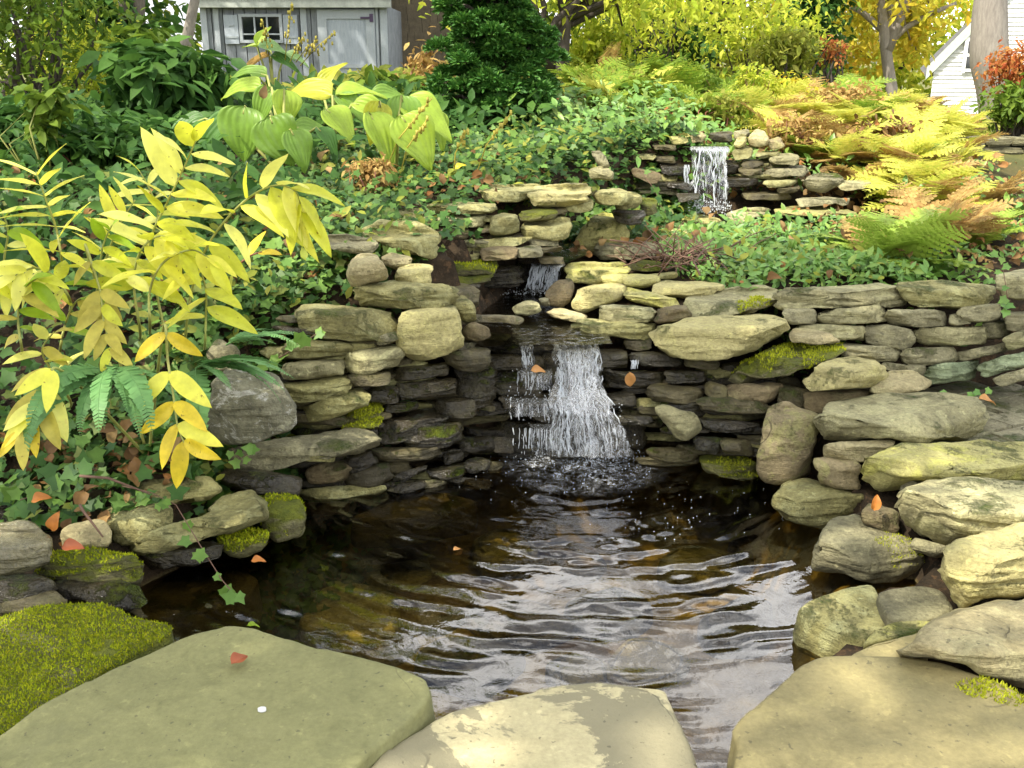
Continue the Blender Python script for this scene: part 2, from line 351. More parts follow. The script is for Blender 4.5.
def squarify(P, k):
    """push an outline towards the box it lies in, along its own long axis: quarried stones are blocky"""
    c = centroid(P); d = P - c; u, s_, vt = np.linalg.svd(d - d.mean(0), full_matrices=False); ax = vt[0]
    if abs(ax[1]) > .5: ax = np.array([1., 0.])
    ax = ax * np.sign(ax[0]); ay = np.array([-ax[1], ax[0]]); a = d @ ax; b = d @ ay
    a0, a1, b0, b1 = a.min(), a.max(), b.min(), b.max(); ca, cb = (a0 + a1) / 2, (b0 + b1) / 2; ha, hb = (a1 - a0) / 2, (b1 - b0) / 2
    m = np.maximum(np.abs((a - ca) / ha), np.abs((b - cb) / hb)) + 1e-6; f = 1 + k * (1 / m - 1)
    a = ca + (a - ca) * f; b = cb + (b - cb) * f
    return c + a[:, None] * ax + b[:, None] * ay
def centroid(P):
    x, y = P.T; x2, y2 = np.roll(x, -1), np.roll(y, -1); c = x * y2 - x2 * y; a = c.sum() / 2
    return np.array([((x + x2) * c).sum(), ((y + y2) * c).sum()]) / (6 * a)
def normals(V, F):
    n = np.zeros_like(V)
    for q in (F[:, :3], F[:, [0, 2, 3]]):
        c = np.cross(V[q[:, 1]] - V[q[:, 0]], V[q[:, 2]] - V[q[:, 0]])
        for i in range(3): np.add.at(n, q[:, i], c)
    return n / (np.linalg.norm(n, axis=1, keepdims=True) + 1e-12)
def ring_faces(K, N):
    F = []
    for k in range(K - 1):
        i = np.arange(N); j = (i + 1) % N
        F.append(np.stack([k * N + i, k * N + j, (k + 1) * N + j, (k + 1) * N + i], 1))
    return np.concatenate(F)
def fuzz(o, dens, size, mat, seed, nz=.15, thr=.0, area=None):
    """short moss blades on the upward faces of stone o, as its part"""
    me = o.data; rng = np.random.default_rng(seed); T = []; me.calc_loop_triangles()
    co = np.array([v.co for v in me.vertices])
    for t in me.loop_triangles:
        if t.normal.z > nz: T.append((*t.vertices, t.area))
    if not T: return
    T = np.array(T); idx = T[:, :3].astype(int); ar = T[:, 3]; n = int(ar.sum() * dens)
    pick = rng.choice(len(T), n, p=ar / ar.sum()); u = rng.random((n, 2)); fl = u.sum(1) > 1; u[fl] = 1 - u[fl]
    a, b, c = co[idx[pick, 0]], co[idx[pick, 1]], co[idx[pick, 2]]
    P = a + (b - a) * u[:, :1] + (c - a) * u[:, 1:]
    off = Vector((seed * 3.1, 0, 0))
    keep = np.array([noise.fractal(Vector(p) * 9 + off, 1, 2, 3) > thr and (area is None or area(o.location + Vector(p))) for p in P])
    P = P[keep]; n = len(P)
    if n == 0: return
    tm = (np.array([(-.28, 0, 0), (.28, 0, 0), (0, .25, 1.0)]), np.array([[0, 1, 2]]))
    sc = size * rng.uniform(.5, 1.3, n)
    Mx = rotmats(rng.uniform(0, 6.28, n), rng.uniform(-.7, .7, n), rng.uniform(-.7, .7, n)) * sc[:, None, None]
    mb = MB(); mb.add_many(tm, Mx, P - np.array([0, 0, .002]))
    V = np.concatenate(mb.V)
    mk('moss', V, np.concatenate(mb.L), np.concatenate(mb.S), np.concatenate(mb.T), mat, (0, 0, 0), o, False)
def finish_stone(name, V, F, caps, mat, seed, size, amp, strata, cuts, sil_lo, flake=0.):
    rng = np.random.default_rng(seed)
    c0 = V.mean(0)
    for _ in range(cuts):
        n = np.array([rng.uniform(-.75, .75), -rng.uniform(.45, 1), rng.uniform(-.55, .95)]); n /= np.linalg.norm(n)
        d = (V - c0) @ n; lim = d.max() * rng.uniform(*sil_lo); ex = np.maximum(0, d - lim); V = V - ex[:, None] * n * .85
    nr = normals(V, F); off = Vector((seed * 1.7 % 97, seed * .37 % 53, 3.1))
    fr = .16 / max(size, .03)
    for i in range(len(V)):
        p = Vector(V[i]) + off
        a = noise.fractal(p * (6.5 * min(1.6, fr * 1.1) + 2), 1, 2.1, 4) * amp
        if strata:
            q = Vector((p.x * 4, p.y * 4, p.z * 62 + noise.noise(p * 5) * 1.5)); s = noise.noise(q)
            a += strata * amp * (.9 * (1 if s > .05 else -.6) * abs(nr[i][2] - 1 if nr[i][2] > .75 else 1) * (1 - abs(nr[i][2])) + .3 * s)
        if flake and nr[i][2] > .3:
            q = noise.fractal(p * 3.3, 1, 2, 5); a += flake * (min(1, max(0, (q - .12) * 14)) - .6 * min(1, max(0, (-q - .16) * 14)))
        V[i] += nr[i] * a
    c = V.mean(0); polys = list(map(tuple, F)) + caps
    L = np.concatenate([np.array(p) for p in polys]); T = np.array([len(p) for p in polys]); S = np.r_[0, np.cumsum(T)[:-1]]
    return mk(name, V - c, L, S, T, M[mat], tuple(c))
def ray_stone(name, pts, D, t, mat, seed, thick=None, amp=None, strata=.8, cuts=5, grow=1.07, sq=0.):
    P0 = np.array(pts, float); w, h = np.ptp(P0, axis=0); big = max(w, h)
    N = int(np.clip(big * .9, 36, 120)); 
    o = smooth_poly(pts, N, 1); o = squarify(o, sq); c = centroid(o); o = c + (o - c) * np.array([grow, 1 + (grow - 1) * .45])
    rng = np.random.default_rng(seed)
    wj = np.array([noise.fractal(Vector((p[0] * .045, p[1] * .045, seed)), 1, 2, 3) for p in o]); o = c + (o - c) * (1 + .045 * wj[:, None])
    m = D / FPX; wh = min(w, h) * m; size = math.sqrt(w * h) * m
    thick = thick or float(np.clip(.75 * w * m, .10, .34)); Rr = float(np.clip(.17 * wh, .005, .02))
    amp = amp if amp is not None else float(np.clip(.055 * size, .003, .012))
    kf = int(np.clip(min(w, h) / 3.6, 8, 22))
    S1 = 1 - np.linspace(0, 1, kf, endpoint=False) ** 1.5; S1 = np.r_[1, .99, S1[1:]] if S1[1] < .985 else S1
    y0, y1 = o[:, 1].min(), o[:, 1].max(); yr = y0 + t * (y1 - y0)
    rz = at(c[0], yr, D).z
    def depth(p):
        u = (384 - p[:, 1]) / FPX; ry = CP + u * SP; rzz = -SP + u * CP
        yt = np.where(rzz < -.01, (rz - CAM.z) / np.minimum(rzz, -.01) * ry, D + thick)
        e = np.clip(yt - D, -.06, thick * 1.1); s = .012
        return D + .5 * (e + np.sqrt(e * e + s * s)) 
    rows = []
    for s in S1:
        p = c + (o - c) * s; Y = depth(p) + Rr * (1 - math.sqrt(max(0, 1 - s ** 15)))
        rows.append((p, Y))
    bo = depth(o) + Rr; back = []
    for s, f in ((.97, .3), (.86, .75), (.6, 1.0), (.3, 1.03)):
        p = c + (o - c) * s; back.append((p, bo + thick * f))
    rows = rows[::-1] + back
    V = []
    for p, Y in rows:
        x = (p[:, 0] - 512) / FPX; u = (384 - p[:, 1]) / FPX; ry = CP + u * SP; k = Y / ry
        V.append(np.stack([x * k, Y, CAM.z + (-SP + u * CP) * k], 1))
    K = len(rows); V = np.concatenate(V); F = ring_faces(K, N)
    caps = [tuple(range(N - 1, -1, -1)), tuple((K - 1) * N + i for i in range(N))]
    # outline is listed clockwise or not: make the faces look outward
    n0 = normals(V, F)[:N].mean(0)
    if n0 @ (V[:N].mean(0) - np.array(CAM)) > 0: F = F[:, ::-1]; caps = [tuple(reversed(q)) for q in caps]
    STONES.append(([tuple(q) for q in (c + (o - c) * .97)], D))
    return finish_stone(name, V, F, caps, mat, seed, size, amp, strata, cuts, (.66, .93))
def slab_stone(name, pts, z, th, mat, seed, tilt=(0, 0), edge=.016, amp=.004, strata=.6, bulge=.01, N=None, out=.0, flake=0.):
    P0 = np.array(pts, float); big = max(np.ptp(P0, axis=0)); N = N or int(np.clip(big * .5, 60, 180))
    o = smooth_poly(pts, N, 2); W = np.array([on(p[0], p[1], z) for p in o]); c = W.mean(0)
    c[:2] = centroid(W[:, :2]); d = W - c
    wj = np.array([noise.fractal(Vector((*(v * 14)[:2], seed)), 1, 2, 4) for v in W])[:, None]
    d = d * (1 + (.007 if flake > .0025 else .018) * wj)
    rows = []
    lens = np.linalg.norm(d, axis=1, keepdims=True)
    for s in np.sqrt(np.linspace(.01, .64, 26 if flake else 7)): rows.append(c + d * s)
    for e, dz in ((1.6, 0), (.75, -.12), (.25, -.45), (0, -1.0)):
        r = c + d * (1 - e * edge / lens); r[:, 2] += dz * edge; rows.append(r)
    for f, ex in ((.3, .3), (.6, .5), (.85, .2), (1, -.5)):
        r = c + d * (1 + out * f + ex * bulge / lens); r[:, 2] -= edge + (th - edge) * f; rows.append(r)
    r = c + d * .5; r[:, 2] -= th; rows.append(r)
    V = np.concatenate(rows); V[:, 2] += (V[:, 0] - c[0]) * tilt[0] + (V[:, 1] - c[1]) * tilt[1]
    K = len(rows); F = ring_faces(K, N); caps = [tuple(range(N - 1, -1, -1)), tuple((K - 1) * N + i for i in range(N))]
    if normals(V, F)[:N, 2].mean() < 0: F = F[:, ::-1]; caps = [tuple(reversed(q)) for q in caps]
    return finish_stone(name, V, F, caps, mat, seed, .3, amp, strata, 0, (.9, 1), flake)
RAW = '''
B|B1|3.40|.62|ol|flat_stone|broad olive slab with a chipped right end topping the left bank wall|330,255 400,232 520,235 555,262 585,340 540,347 440,328 380,300 335,280
B|B2|3.30|.75|gr|flat_stone|dull grey flat slab half under ivy, beside the broad olive slab|195,278 290,270 375,300 380,325 300,335 230,310
B|B3|3.14|.3|tn|boulder|pinkish tan wedge boulder beside ivy atop the left wall|285,375 315,330 360,335 405,380 408,410 350,432 290,440 278,400
B|B4|3.30|.5|tn|boulder|light tan stone tucked between the wedge boulder and the broad olive slab|385,345 420,325 485,345 490,370 440,385 400,370
B|B5|3.22|.4|cr|boulder|pale tan block on the mossy flat slab above the square boulder|440,375 500,360 545,370 558,430 500,445 430,415
B|B6|3.10|.35|ol|flat_stone|long flat slab with green moss on top, carrying the pale tan block|290,450 350,432 430,415 560,435 620,445 618,475 560,505 430,512 330,495
B|B7|3.02|.16|cr|boulder|pale square boulder speckled yellow in the left wall beside the cascade|455,525 490,512 610,500 632,530 648,620 610,650 545,672 480,670 445,630 450,570
B|B8|3.16|.3|ol|boulder|small rounded olive stone upright behind the pale square boulder|620,480 650,465 685,505 692,545 650,550 620,510
B|B9|3.12|.25|br|boulder|small brown stone with a green edge right of the pale square boulder|650,575 680,548 735,570 738,600 690,615 655,605
B|B10|3.06|.3|db|boulder|brown oblong stone below right of the pale square boulder, beside the falling water|575,645 640,630 735,632 740,690 700,712 640,705 600,680
B|B11|2.98|.3|ol|ledge_stone|large layered ledge stone with ragged strata left of the pale square boulder|120,520 200,495 300,500 440,545 445,570 390,590 300,610 200,605 130,570
B|B12|3.00|.3|gr|wall_stone|small grey chip stone between the layered ledge stone and the square boulder|380,595 430,580 440,600 420,620 370,620
B|B13|2.96|.3|ol|wall_stone|thin flat stone directly under the large layered ledge stone|75,640 150,610 270,622 300,640 275,655 200,668 90,660
B|B14|2.92|.45|lg|wall_stone|light olive flat stone at the left end under the thin flat stone|65,710 120,680 240,665 270,690 265,715 180,730 90,730
B|B15|2.96|.3|lg|boulder|smooth light grey oval stone below left of the pale square boulder|275,650 340,632 430,622 458,655 440,690 370,715 300,715 272,690
E|E17a|2.89|.4|ol|wall_stone|flat tan stone with a lit top above the olive block beside the moss tuft|130,275 200,260 330,245 352,270 330,300 250,325 160,330
E|E18a|3.04|.35|dk|wall_stone|dark layered stone directly under the pale square boulder|490,235 520,210 650,205 665,230 560,258 490,255
B|B20|3.86|.35|ol|wall_stone|long flat olive stone in the top course left of the thick capstone|525,185 590,172 745,170 750,195 700,208 560,200
B|B21|3.86|.35|lg|wall_stone|flat light stone second from top, left of the small pointed stone|560,215 600,205 720,207 735,235 700,245 570,243
B|B22|3.83|.2|ol|wall_stone|small pointed pyramid stone in the upper left wall under the thick capstone|745,225 780,200 830,225 828,265 750,272 735,255
B|B23|3.84|.3|db|wall_stone|dark recessed stone with an orange leaf beside it, upper left wall|560,255 640,248 670,265 650,285 580,285
B|B24|3.78|.5|ol|flat_stone|long thin tilted slab under the small pointed stone|660,295 860,262 872,280 800,300 670,318
B|B25|3.78|.3|db|wall_stone|dark blocky stone left of the long thin tilted slab|575,290 655,290 660,310 640,330 580,320
B|B26|3.76|.4|ol|wall_stone|thin green tinged stone on top of the dark mossy ledge|620,335 700,328 702,350 630,352
B|B27|3.70|.35|br|wall_stone|rounded brown grey stone under the long thin tilted slab|700,325 760,308 820,315 815,345 760,355 720,350
B|B27b|3.74|.4|gr|wall_stone|flat grey stone at the stream edge beside the small upper cascade|820,315 880,305 910,330 880,345 825,345
B|B28|3.66|.4|mo|ledge_stone|dark ledge stone covered in moss left of the small upper cascade|545,375 640,358 740,348 757,375 730,400 600,405 560,395
B|B29|3.64|.35|mo|ledge_stone|lower dark mossy ledge stone just above the shelf pool|565,415 640,400 735,400 730,420 640,435 570,430
B|B30|3.62|.3|dk|wall_stone|small dark stone at the shelf pool's left edge under the mossy ledges|640,440 700,425 705,440 650,452
B|B31|3.86|.4|ol|wall_stone|olive stone at the left end of the top course, behind the broad slab|420,200 510,185 555,210 550,240 440,235
B|B32|4.02|.5|ol|capstone|weathered olive capstone left of the pale thick capstone|690,130 740,112 880,110 900,135 830,165 760,168 700,150
B|B33|3.98|.5|cr|capstone|pale thick capstone with a sunlit cracked top on the upper left wall|860,150 875,128 900,112 1005,108 1052,112 1058,155 970,182 910,180 870,172
B|B34|3.90|.4|mo|wall_stone|mossy stone under the left part of the pale thick capstone|825,210 890,188 960,205 930,225 850,230
B|B35|3.84|.5|ol|wall_stone|wide yellow olive stone sloping to the stream above the small upper cascade|835,250 900,235 960,215 1000,250 970,285 900,290 850,275
C|N1|4.0|.4|db|wall_stone|brown stone under the pale thick capstone's right end|235,30 290,18 345,30 330,48 260,50
C|N2|4.05|.4|ol|wall_stone|flat olive stone right of the brown stone beneath the capstone|325,5 410,-8 425,20 380,40 310,18
C|N4|4.12|.3|ol|boulder|rounded olive stone with moss behind the round stream boulder|420,-20 500,-40 560,-15 530,20 440,12
C|N5|4.15|.4|mo|wall_stone|small mossy stone right of the pale thick capstone|365,-38 430,-45 440,-15 370,-10
C|C1|3.72|.65|yg|flat_stone|cream yellow flat stone right of the small upper cascade|335,215 400,195 520,205 540,225 500,250 450,270 370,270 340,245
C|C2|3.66|.35|yg|wall_stone|small pale stone leaning on the cream yellow flat stone's right end|450,245 500,235 545,245 530,265 460,268
C|C3|3.50|.35|cr|boulder|rounded pale yellow boulder on the right lip of the shelf pool|352,330 375,285 430,270 510,262 530,290 515,320 440,345 400,362 360,350
C|C4|3.62|.5|yg|flat_stone|pale flat stone behind and right of the rounded yellow boulder|520,250 545,235 620,240 648,255 600,280 540,280
C|C5|3.45|.5|yg|wall_stone|yellow green stone wedged between the rounded boulder and the long grey stone|525,300 560,280 640,310 700,325 690,350 610,340 540,325
C|C6|3.52|.6|cr|flat_stone|smooth cream flat stone under the pile of dead twigs|610,290 650,260 740,262 840,270 845,290 780,310 690,315
C|C7|3.36|.3|lg|wall_stone|long light grey rounded stone left of the brown three cornered stone|440,360 480,335 560,340 622,360 615,385 540,392 460,388
C|C8|3.34|.25|br|wall_stone|brown three cornered stone just left above the big cream boulder|625,380 655,345 690,335 735,360 730,375 690,390 640,392
C|C9|3.36|.85|lg|flat_stone|wide flat stone with a bright moss patch behind the big cream boulder|710,345 760,310 860,280 960,280 1030,295 1040,335 940,362 800,362
C|C10|3.30|.35|ol|wall_stone|low olive stone under the long light grey rounded stone|370,395 420,380 530,395 625,400 620,430 540,445 430,430 375,415
C|C11|3.10|.42|cr|boulder|big cream boulder with a flat top and angled face right of the main cascade|605,425 660,395 780,375 960,365 1030,385 1045,430 960,470 880,508 760,505 650,485 612,460
C|C12|3.60|.25|br|boulder|brown squat stone between the small upper cascade and the rounded yellow boulder|270,295 310,265 350,250 370,280 350,320 330,345 290,340
C|C13|3.44|.4|lg|boulder|small pale stone lying in the shelf pool's flow|165,345 215,320 250,330 262,355 220,370 180,368
C|C14|3.42|.5|tn|flat_stone|small tan flat stone at the front of the rounded yellow boulder|270,360 330,345 400,370 395,390 330,385
C|C15|3.56|.4|gr|boulder|little grey stone at the foot of the small upper cascade|250,315 280,310 290,340 260,340
C|C16|4.25|.25|yg|boulder|round topped yellow olive boulder standing beside the upper stream|370,130 400,75 440,42 500,42 535,100 530,130 460,165 390,160
C|C17|4.10|.5|gr|flat_stone|grey brown flat stone with a thin twig across, right of the round stream boulder|430,170 470,130 560,125 620,145 630,170 560,195 450,190
C|C18|4.75|.5|ol|wall_stone|small olive stone on the stream bank above the twig covered flat stone|565,100 610,95 630,115 620,130 570,130
C|C19|4.55|.6|cr|flat_stone|broad pale slab at the edge of the green bed below the upper fall|625,90 700,80 800,88 815,120 760,135 660,120
C|C20|4.85|.6|yg|flat_stone|pale slab lying on top of the broad pale slab below the upper fall|705,60 750,40 860,75 820,85 760,88 715,80
C|C21|4.95|.5|ol|flat_stone|small flat stone left of the two stacked pale slabs|645,70 690,60 705,75 680,88 650,85
C|C22|4.20|.5|tn|flat_stone|dusty tan stone between the twig pile and the broad pale slab|625,150 660,120 760,130 785,155 720,170 640,170
C|C23|3.95|.4|mo|wall_stone|mossy dark olive stone left of the twig pile|540,215 570,192 640,200 650,220 590,230
C|C24|3.80|.5|ol|flat_stone|thin flat stone under the front of the twig pile|600,238 690,230 700,248 640,255
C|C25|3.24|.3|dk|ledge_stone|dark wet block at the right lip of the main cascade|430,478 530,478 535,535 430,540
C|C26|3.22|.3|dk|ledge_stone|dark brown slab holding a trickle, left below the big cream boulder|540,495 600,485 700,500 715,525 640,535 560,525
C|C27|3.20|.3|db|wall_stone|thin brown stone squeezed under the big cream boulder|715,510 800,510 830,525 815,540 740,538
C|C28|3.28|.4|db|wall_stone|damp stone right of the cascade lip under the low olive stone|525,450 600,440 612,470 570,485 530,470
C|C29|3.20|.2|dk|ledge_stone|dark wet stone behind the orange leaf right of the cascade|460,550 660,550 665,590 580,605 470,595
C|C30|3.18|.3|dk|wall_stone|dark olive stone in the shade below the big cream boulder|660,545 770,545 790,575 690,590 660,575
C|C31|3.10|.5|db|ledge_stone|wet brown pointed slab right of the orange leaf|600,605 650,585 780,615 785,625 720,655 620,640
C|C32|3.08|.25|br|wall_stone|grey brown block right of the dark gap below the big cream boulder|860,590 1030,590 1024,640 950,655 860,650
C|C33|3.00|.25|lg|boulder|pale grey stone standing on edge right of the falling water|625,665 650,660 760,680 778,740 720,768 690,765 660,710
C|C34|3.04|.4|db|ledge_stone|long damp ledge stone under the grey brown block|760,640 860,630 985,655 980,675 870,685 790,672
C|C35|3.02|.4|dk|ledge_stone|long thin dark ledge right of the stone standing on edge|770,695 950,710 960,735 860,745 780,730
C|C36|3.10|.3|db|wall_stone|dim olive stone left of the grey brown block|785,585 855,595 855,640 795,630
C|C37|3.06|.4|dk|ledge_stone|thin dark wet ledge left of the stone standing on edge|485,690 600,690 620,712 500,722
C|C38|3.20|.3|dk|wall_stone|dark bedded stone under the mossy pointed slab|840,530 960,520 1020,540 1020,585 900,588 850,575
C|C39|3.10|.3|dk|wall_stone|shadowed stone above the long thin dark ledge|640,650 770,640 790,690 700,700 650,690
F|F1|2.99|.45|ym|flat_stone|low stone with a yellow mossy top at the water's right back corner|830,430 960,435 1015,470 1010,520 920,505 850,485
F|F2|3.06|.4|db|ledge_stone|dark olive slab at the waterline right of the cascade|665,415 720,405 825,420 825,442 760,458 680,442
F|F4|3.00|.35|dk|wall_stone|dark small block above the yellow mossy topped stone|810,380 890,375 900,405 880,430 830,412
F|F5|2.99|.35|db|wall_stone|olive block left of the tall pinkish boulder at the waterline|900,380 1005,385 1010,432 920,432
E|E1|2.96|.45|ym|moss_stone|small stone buried under a bright yellow green moss tuft, left wall|345,380 370,345 440,332 460,355 430,378 370,398
E|E2|2.92|.5|ym|moss_stone|thin strip of stone with yellow moss just below the bright moss tuft|330,410 400,385 455,375 450,395 380,417 335,422
E|E3|2.89|.35|ol|wall_stone|olive block with a slanting top left of the bright moss tuft|185,370 250,325 350,285 412,305 390,335 300,378 200,388
E|E4|2.95|.35|db|wall_stone|thin dark brown stone under the smooth light grey oval|355,240 470,230 475,265 440,275 350,268
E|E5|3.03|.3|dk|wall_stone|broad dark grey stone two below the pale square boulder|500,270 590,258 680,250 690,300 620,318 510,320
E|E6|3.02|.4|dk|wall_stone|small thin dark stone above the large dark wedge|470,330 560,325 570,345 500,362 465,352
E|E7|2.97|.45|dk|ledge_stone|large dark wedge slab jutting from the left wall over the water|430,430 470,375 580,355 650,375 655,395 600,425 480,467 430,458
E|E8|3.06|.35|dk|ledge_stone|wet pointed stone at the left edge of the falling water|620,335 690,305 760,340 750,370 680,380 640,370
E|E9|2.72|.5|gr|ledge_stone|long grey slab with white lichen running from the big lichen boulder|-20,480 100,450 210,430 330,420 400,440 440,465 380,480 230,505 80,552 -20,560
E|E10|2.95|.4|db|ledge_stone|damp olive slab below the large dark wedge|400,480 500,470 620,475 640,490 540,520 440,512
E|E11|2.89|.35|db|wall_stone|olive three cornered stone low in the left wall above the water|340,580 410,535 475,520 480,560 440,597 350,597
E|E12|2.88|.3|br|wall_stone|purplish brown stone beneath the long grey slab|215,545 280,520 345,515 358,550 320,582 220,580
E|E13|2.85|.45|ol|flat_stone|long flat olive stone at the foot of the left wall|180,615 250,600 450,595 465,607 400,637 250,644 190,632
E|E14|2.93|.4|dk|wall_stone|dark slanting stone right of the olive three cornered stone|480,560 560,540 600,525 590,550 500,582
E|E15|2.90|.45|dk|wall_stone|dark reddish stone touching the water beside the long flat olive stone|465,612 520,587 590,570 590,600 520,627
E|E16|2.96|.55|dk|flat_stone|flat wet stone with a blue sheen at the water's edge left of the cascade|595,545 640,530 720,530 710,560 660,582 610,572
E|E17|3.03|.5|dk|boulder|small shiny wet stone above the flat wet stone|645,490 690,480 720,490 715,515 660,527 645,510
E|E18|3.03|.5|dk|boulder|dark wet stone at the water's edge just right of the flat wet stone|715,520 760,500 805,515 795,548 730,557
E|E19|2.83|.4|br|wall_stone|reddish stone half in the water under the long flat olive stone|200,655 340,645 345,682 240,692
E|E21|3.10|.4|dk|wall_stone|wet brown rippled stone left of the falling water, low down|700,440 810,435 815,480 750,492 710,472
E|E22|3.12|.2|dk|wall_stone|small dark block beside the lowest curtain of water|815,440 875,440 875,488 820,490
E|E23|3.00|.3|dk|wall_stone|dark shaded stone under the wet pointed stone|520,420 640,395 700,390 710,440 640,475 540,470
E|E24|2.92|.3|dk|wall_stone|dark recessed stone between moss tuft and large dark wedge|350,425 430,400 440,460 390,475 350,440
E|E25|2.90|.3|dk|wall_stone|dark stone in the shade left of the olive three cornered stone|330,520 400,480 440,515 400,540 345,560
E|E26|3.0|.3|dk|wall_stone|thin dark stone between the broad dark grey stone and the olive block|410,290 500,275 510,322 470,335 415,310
A|A1|2.58|.25|bl|boulder|big grey boulder blotched with white lichen behind the fern frond|680,470 700,420 730,380 800,378 880,420 940,500 947,560 850,602 740,628 680,610 660,540
A|A2|2.75|.4|gr|boulder|dark grey stone partly hidden by fern behind the lichen boulder|660,330 700,280 760,320 780,375 700,390
I|I1|2.46|.5|ol|boulder|olive stone with a fallen yellow leaf above it, left shore|370,190 400,150 520,120 640,115 712,155 660,195 560,217 450,212
I|I2|2.34|.5|ol|boulder|light olive chiselled stone left of the long mossy ended slab|300,265 350,215 440,195 550,215 545,270 440,332 350,322
I|I3|2.22|.5|tn|boulder|pale rounded stone with a red leaf at its foot, left shore|190,300 230,265 320,255 358,300 350,345 270,360 190,347
I|I4|2.30|.55|ol|flat_stone|long sunlit slab on the left shore ending beside a mossy boulder|360,350 480,310 640,260 700,190 770,165 830,200 845,255 760,290 600,320 480,372 400,367
I|I5|2.48|.4|mo|boulder|round mossy boulder with its foot in the water, left shore|820,205 870,170 950,185 985,240 960,312 880,332 840,282
I|I6|2.34|.6|ym|boulder|bright green moss cushion stone below the round mossy boulder|690,320 780,285 855,300 850,350 770,382 700,362
I|I7|2.12|.45|mo|flat_stone|dark slab with a moss covered top beneath the pale rounded stone|120,440 170,370 300,355 440,380 460,440 420,467 280,467 150,462
I|I8|2.02|.55|ws|boulder|wet shiny brown stone with bright glints at the left edge|-40,265 70,265 160,310 165,385 100,427 -40,460
I|I11|1.98|.6|db|boulder|dark greenish stone below the wet shiny stone|-20,520 80,470 180,490 220,530 100,545 -20,560
I|I13|2.56|.3|db|boulder|dark rock behind ivy leaves on the left shore|130,170 290,110 430,110 420,180 330,262 180,290
I|I14|2.45|.3|dk|boulder|dark rock at the left edge under the yellow drooping leaves|-40,190 130,160 190,260 140,300 -40,290
I|I15|2.60|.4|dk|wall_stone|dark gap stone under the long grey slab, above the round mossy boulder|690,120 800,95 940,120 950,185 870,170 780,165
I|I16|2.06|.5|dk|boulder|dark wet rock between the moss topped slab and the green carpeted flagstone|150,445 430,455 470,520 370,570 200,540 130,500
I|I17|2.00|.5|dk|boulder|dark shaded rock under the wet shiny stone|-20,425 120,430 180,470 160,520 60,530 -20,520
I|I18|2.30|.4|dk|boulder|dark rock at the water's edge under the long sunlit slab|430,370 600,325 720,330 700,380 560,410 470,420
B|B38|3.50|.3|db|wall_stone|damp brown stone at the left rim of the shelf pool|560,425 680,432 700,500 640,520 570,475
B|B36|3.80|.2|dk|wall_stone|black undercut stone left of the small upper cascade|650,380 780,365 830,380 830,425 740,445 660,430
B|B37|4.02|.2|dk|wall_stone|dark recess stone behind the small upper cascade|760,355 960,345 970,400 900,440 780,420
G|G1|2.30|.5|gr|boulder|big grey brown boulder with a moss patch standing in the pond, right shore|352,590 400,500 430,465 500,470 560,510 620,530 720,610 720,640 640,692 560,690 430,652 350,642
G|G2|1.95|.45|cr|boulder|round pale boulder with curved strata at the right edge|770,600 810,550 900,510 1024,500 1120,510 1120,720 1000,730 880,740 820,768 780,700 755,650
G|G3|2.20|.55|lg|boulder|large layered pale boulder above the round strata boulder, right edge|610,470 640,400 700,360 800,350 900,345 1030,370 1120,400 1120,500 1000,505 880,510 780,560 680,535 610,500
G|G4|2.50|.55|yg|flat_stone|broad yellow green slab below the big flat topped slab, right edge|490,330 530,290 640,250 760,230 900,230 1030,240 1120,260 1120,380 1000,370 850,345 700,355 640,385 560,390 500,370
G|G5|2.74|.62|lg|flat_stone|big flat topped slab with pale cracked lichen beside the brick paving|362,160 420,120 540,80 700,70 830,90 900,140 925,165 885,225 780,225 690,228 600,208 480,230 400,225 365,195
G|G6|2.72|.3|tn|wall_stone|smooth tan oblong stone propping up the big flat topped slab|385,245 440,232 590,228 602,250 540,277 480,298 390,272
G|G7|2.68|.3|pk|wall_stone|pinkish stone under the smooth tan oblong stone|355,285 400,280 490,310 495,385 450,382 390,347
G|G8|2.84|.28|pk|boulder|tall pinkish boulder with an olive algae band at the pond's right back|175,310 185,190 215,120 260,105 300,130 360,150 365,200 345,280 330,340 250,367 195,352
G|G9|2.60|.5|ol|boulder|low olive brown boulder sloping into the water below the tall pinkish boulder|220,410 260,355 330,345 380,370 520,410 500,450 440,470 400,522 300,492 230,442
G|G10|2.40|.4|br|wall_stone|brown chip stone between the pond boulder and the layered pale boulder|500,460 560,435 610,450 620,500 600,532 520,492
G|G11|2.24|.4|gr|wall_stone|small grey flat stone under the large layered pale boulder|665,560 690,540 780,565 770,602 720,597
D|G12|2.98|.5|cr|boulder|pale layered boulder below the mossy pointed slab|310,485 400,415 480,400 580,440 605,470 590,500 480,507 350,512
D|G13|3.02|.7|tn|flat_stone|pale flat stone between the layered boulder and the right garden wall|530,520 590,450 650,450 730,490 650,522 560,530
D|D1|3.08|.5|mo|flat_stone|dark pointed slab topped with bright moss right of the big cream boulder|70,480 160,410 230,375 300,360 430,365 440,385 350,440 250,467 120,492
D|D2|3.2|.6|tn|flat_stone|small flat tan stone behind the bright moss topped slab|265,345 290,320 350,315 440,358 350,367
D|D3|3.36|.35|lg|capstone|long grey capstone of the right garden wall, next to the moss patch|240,195 330,180 480,175 620,180 660,215 640,240 500,242 330,252 250,242
D|D4|3.38|.35|ol|capstone|mottled olive capstone right of the long grey capstone|620,175 700,165 850,170 935,190 930,220 850,242 720,252 650,217
D|D5|3.34|.2|gr|wall_stone|short dark grey stone under the long grey capstone's left end|255,255 340,250 360,270 355,297 270,300
D|D6|3.33|.2|lg|wall_stone|smooth long grey stone in the second course of the right garden wall|368,275 420,248 560,242 590,270 570,292 440,302 375,297
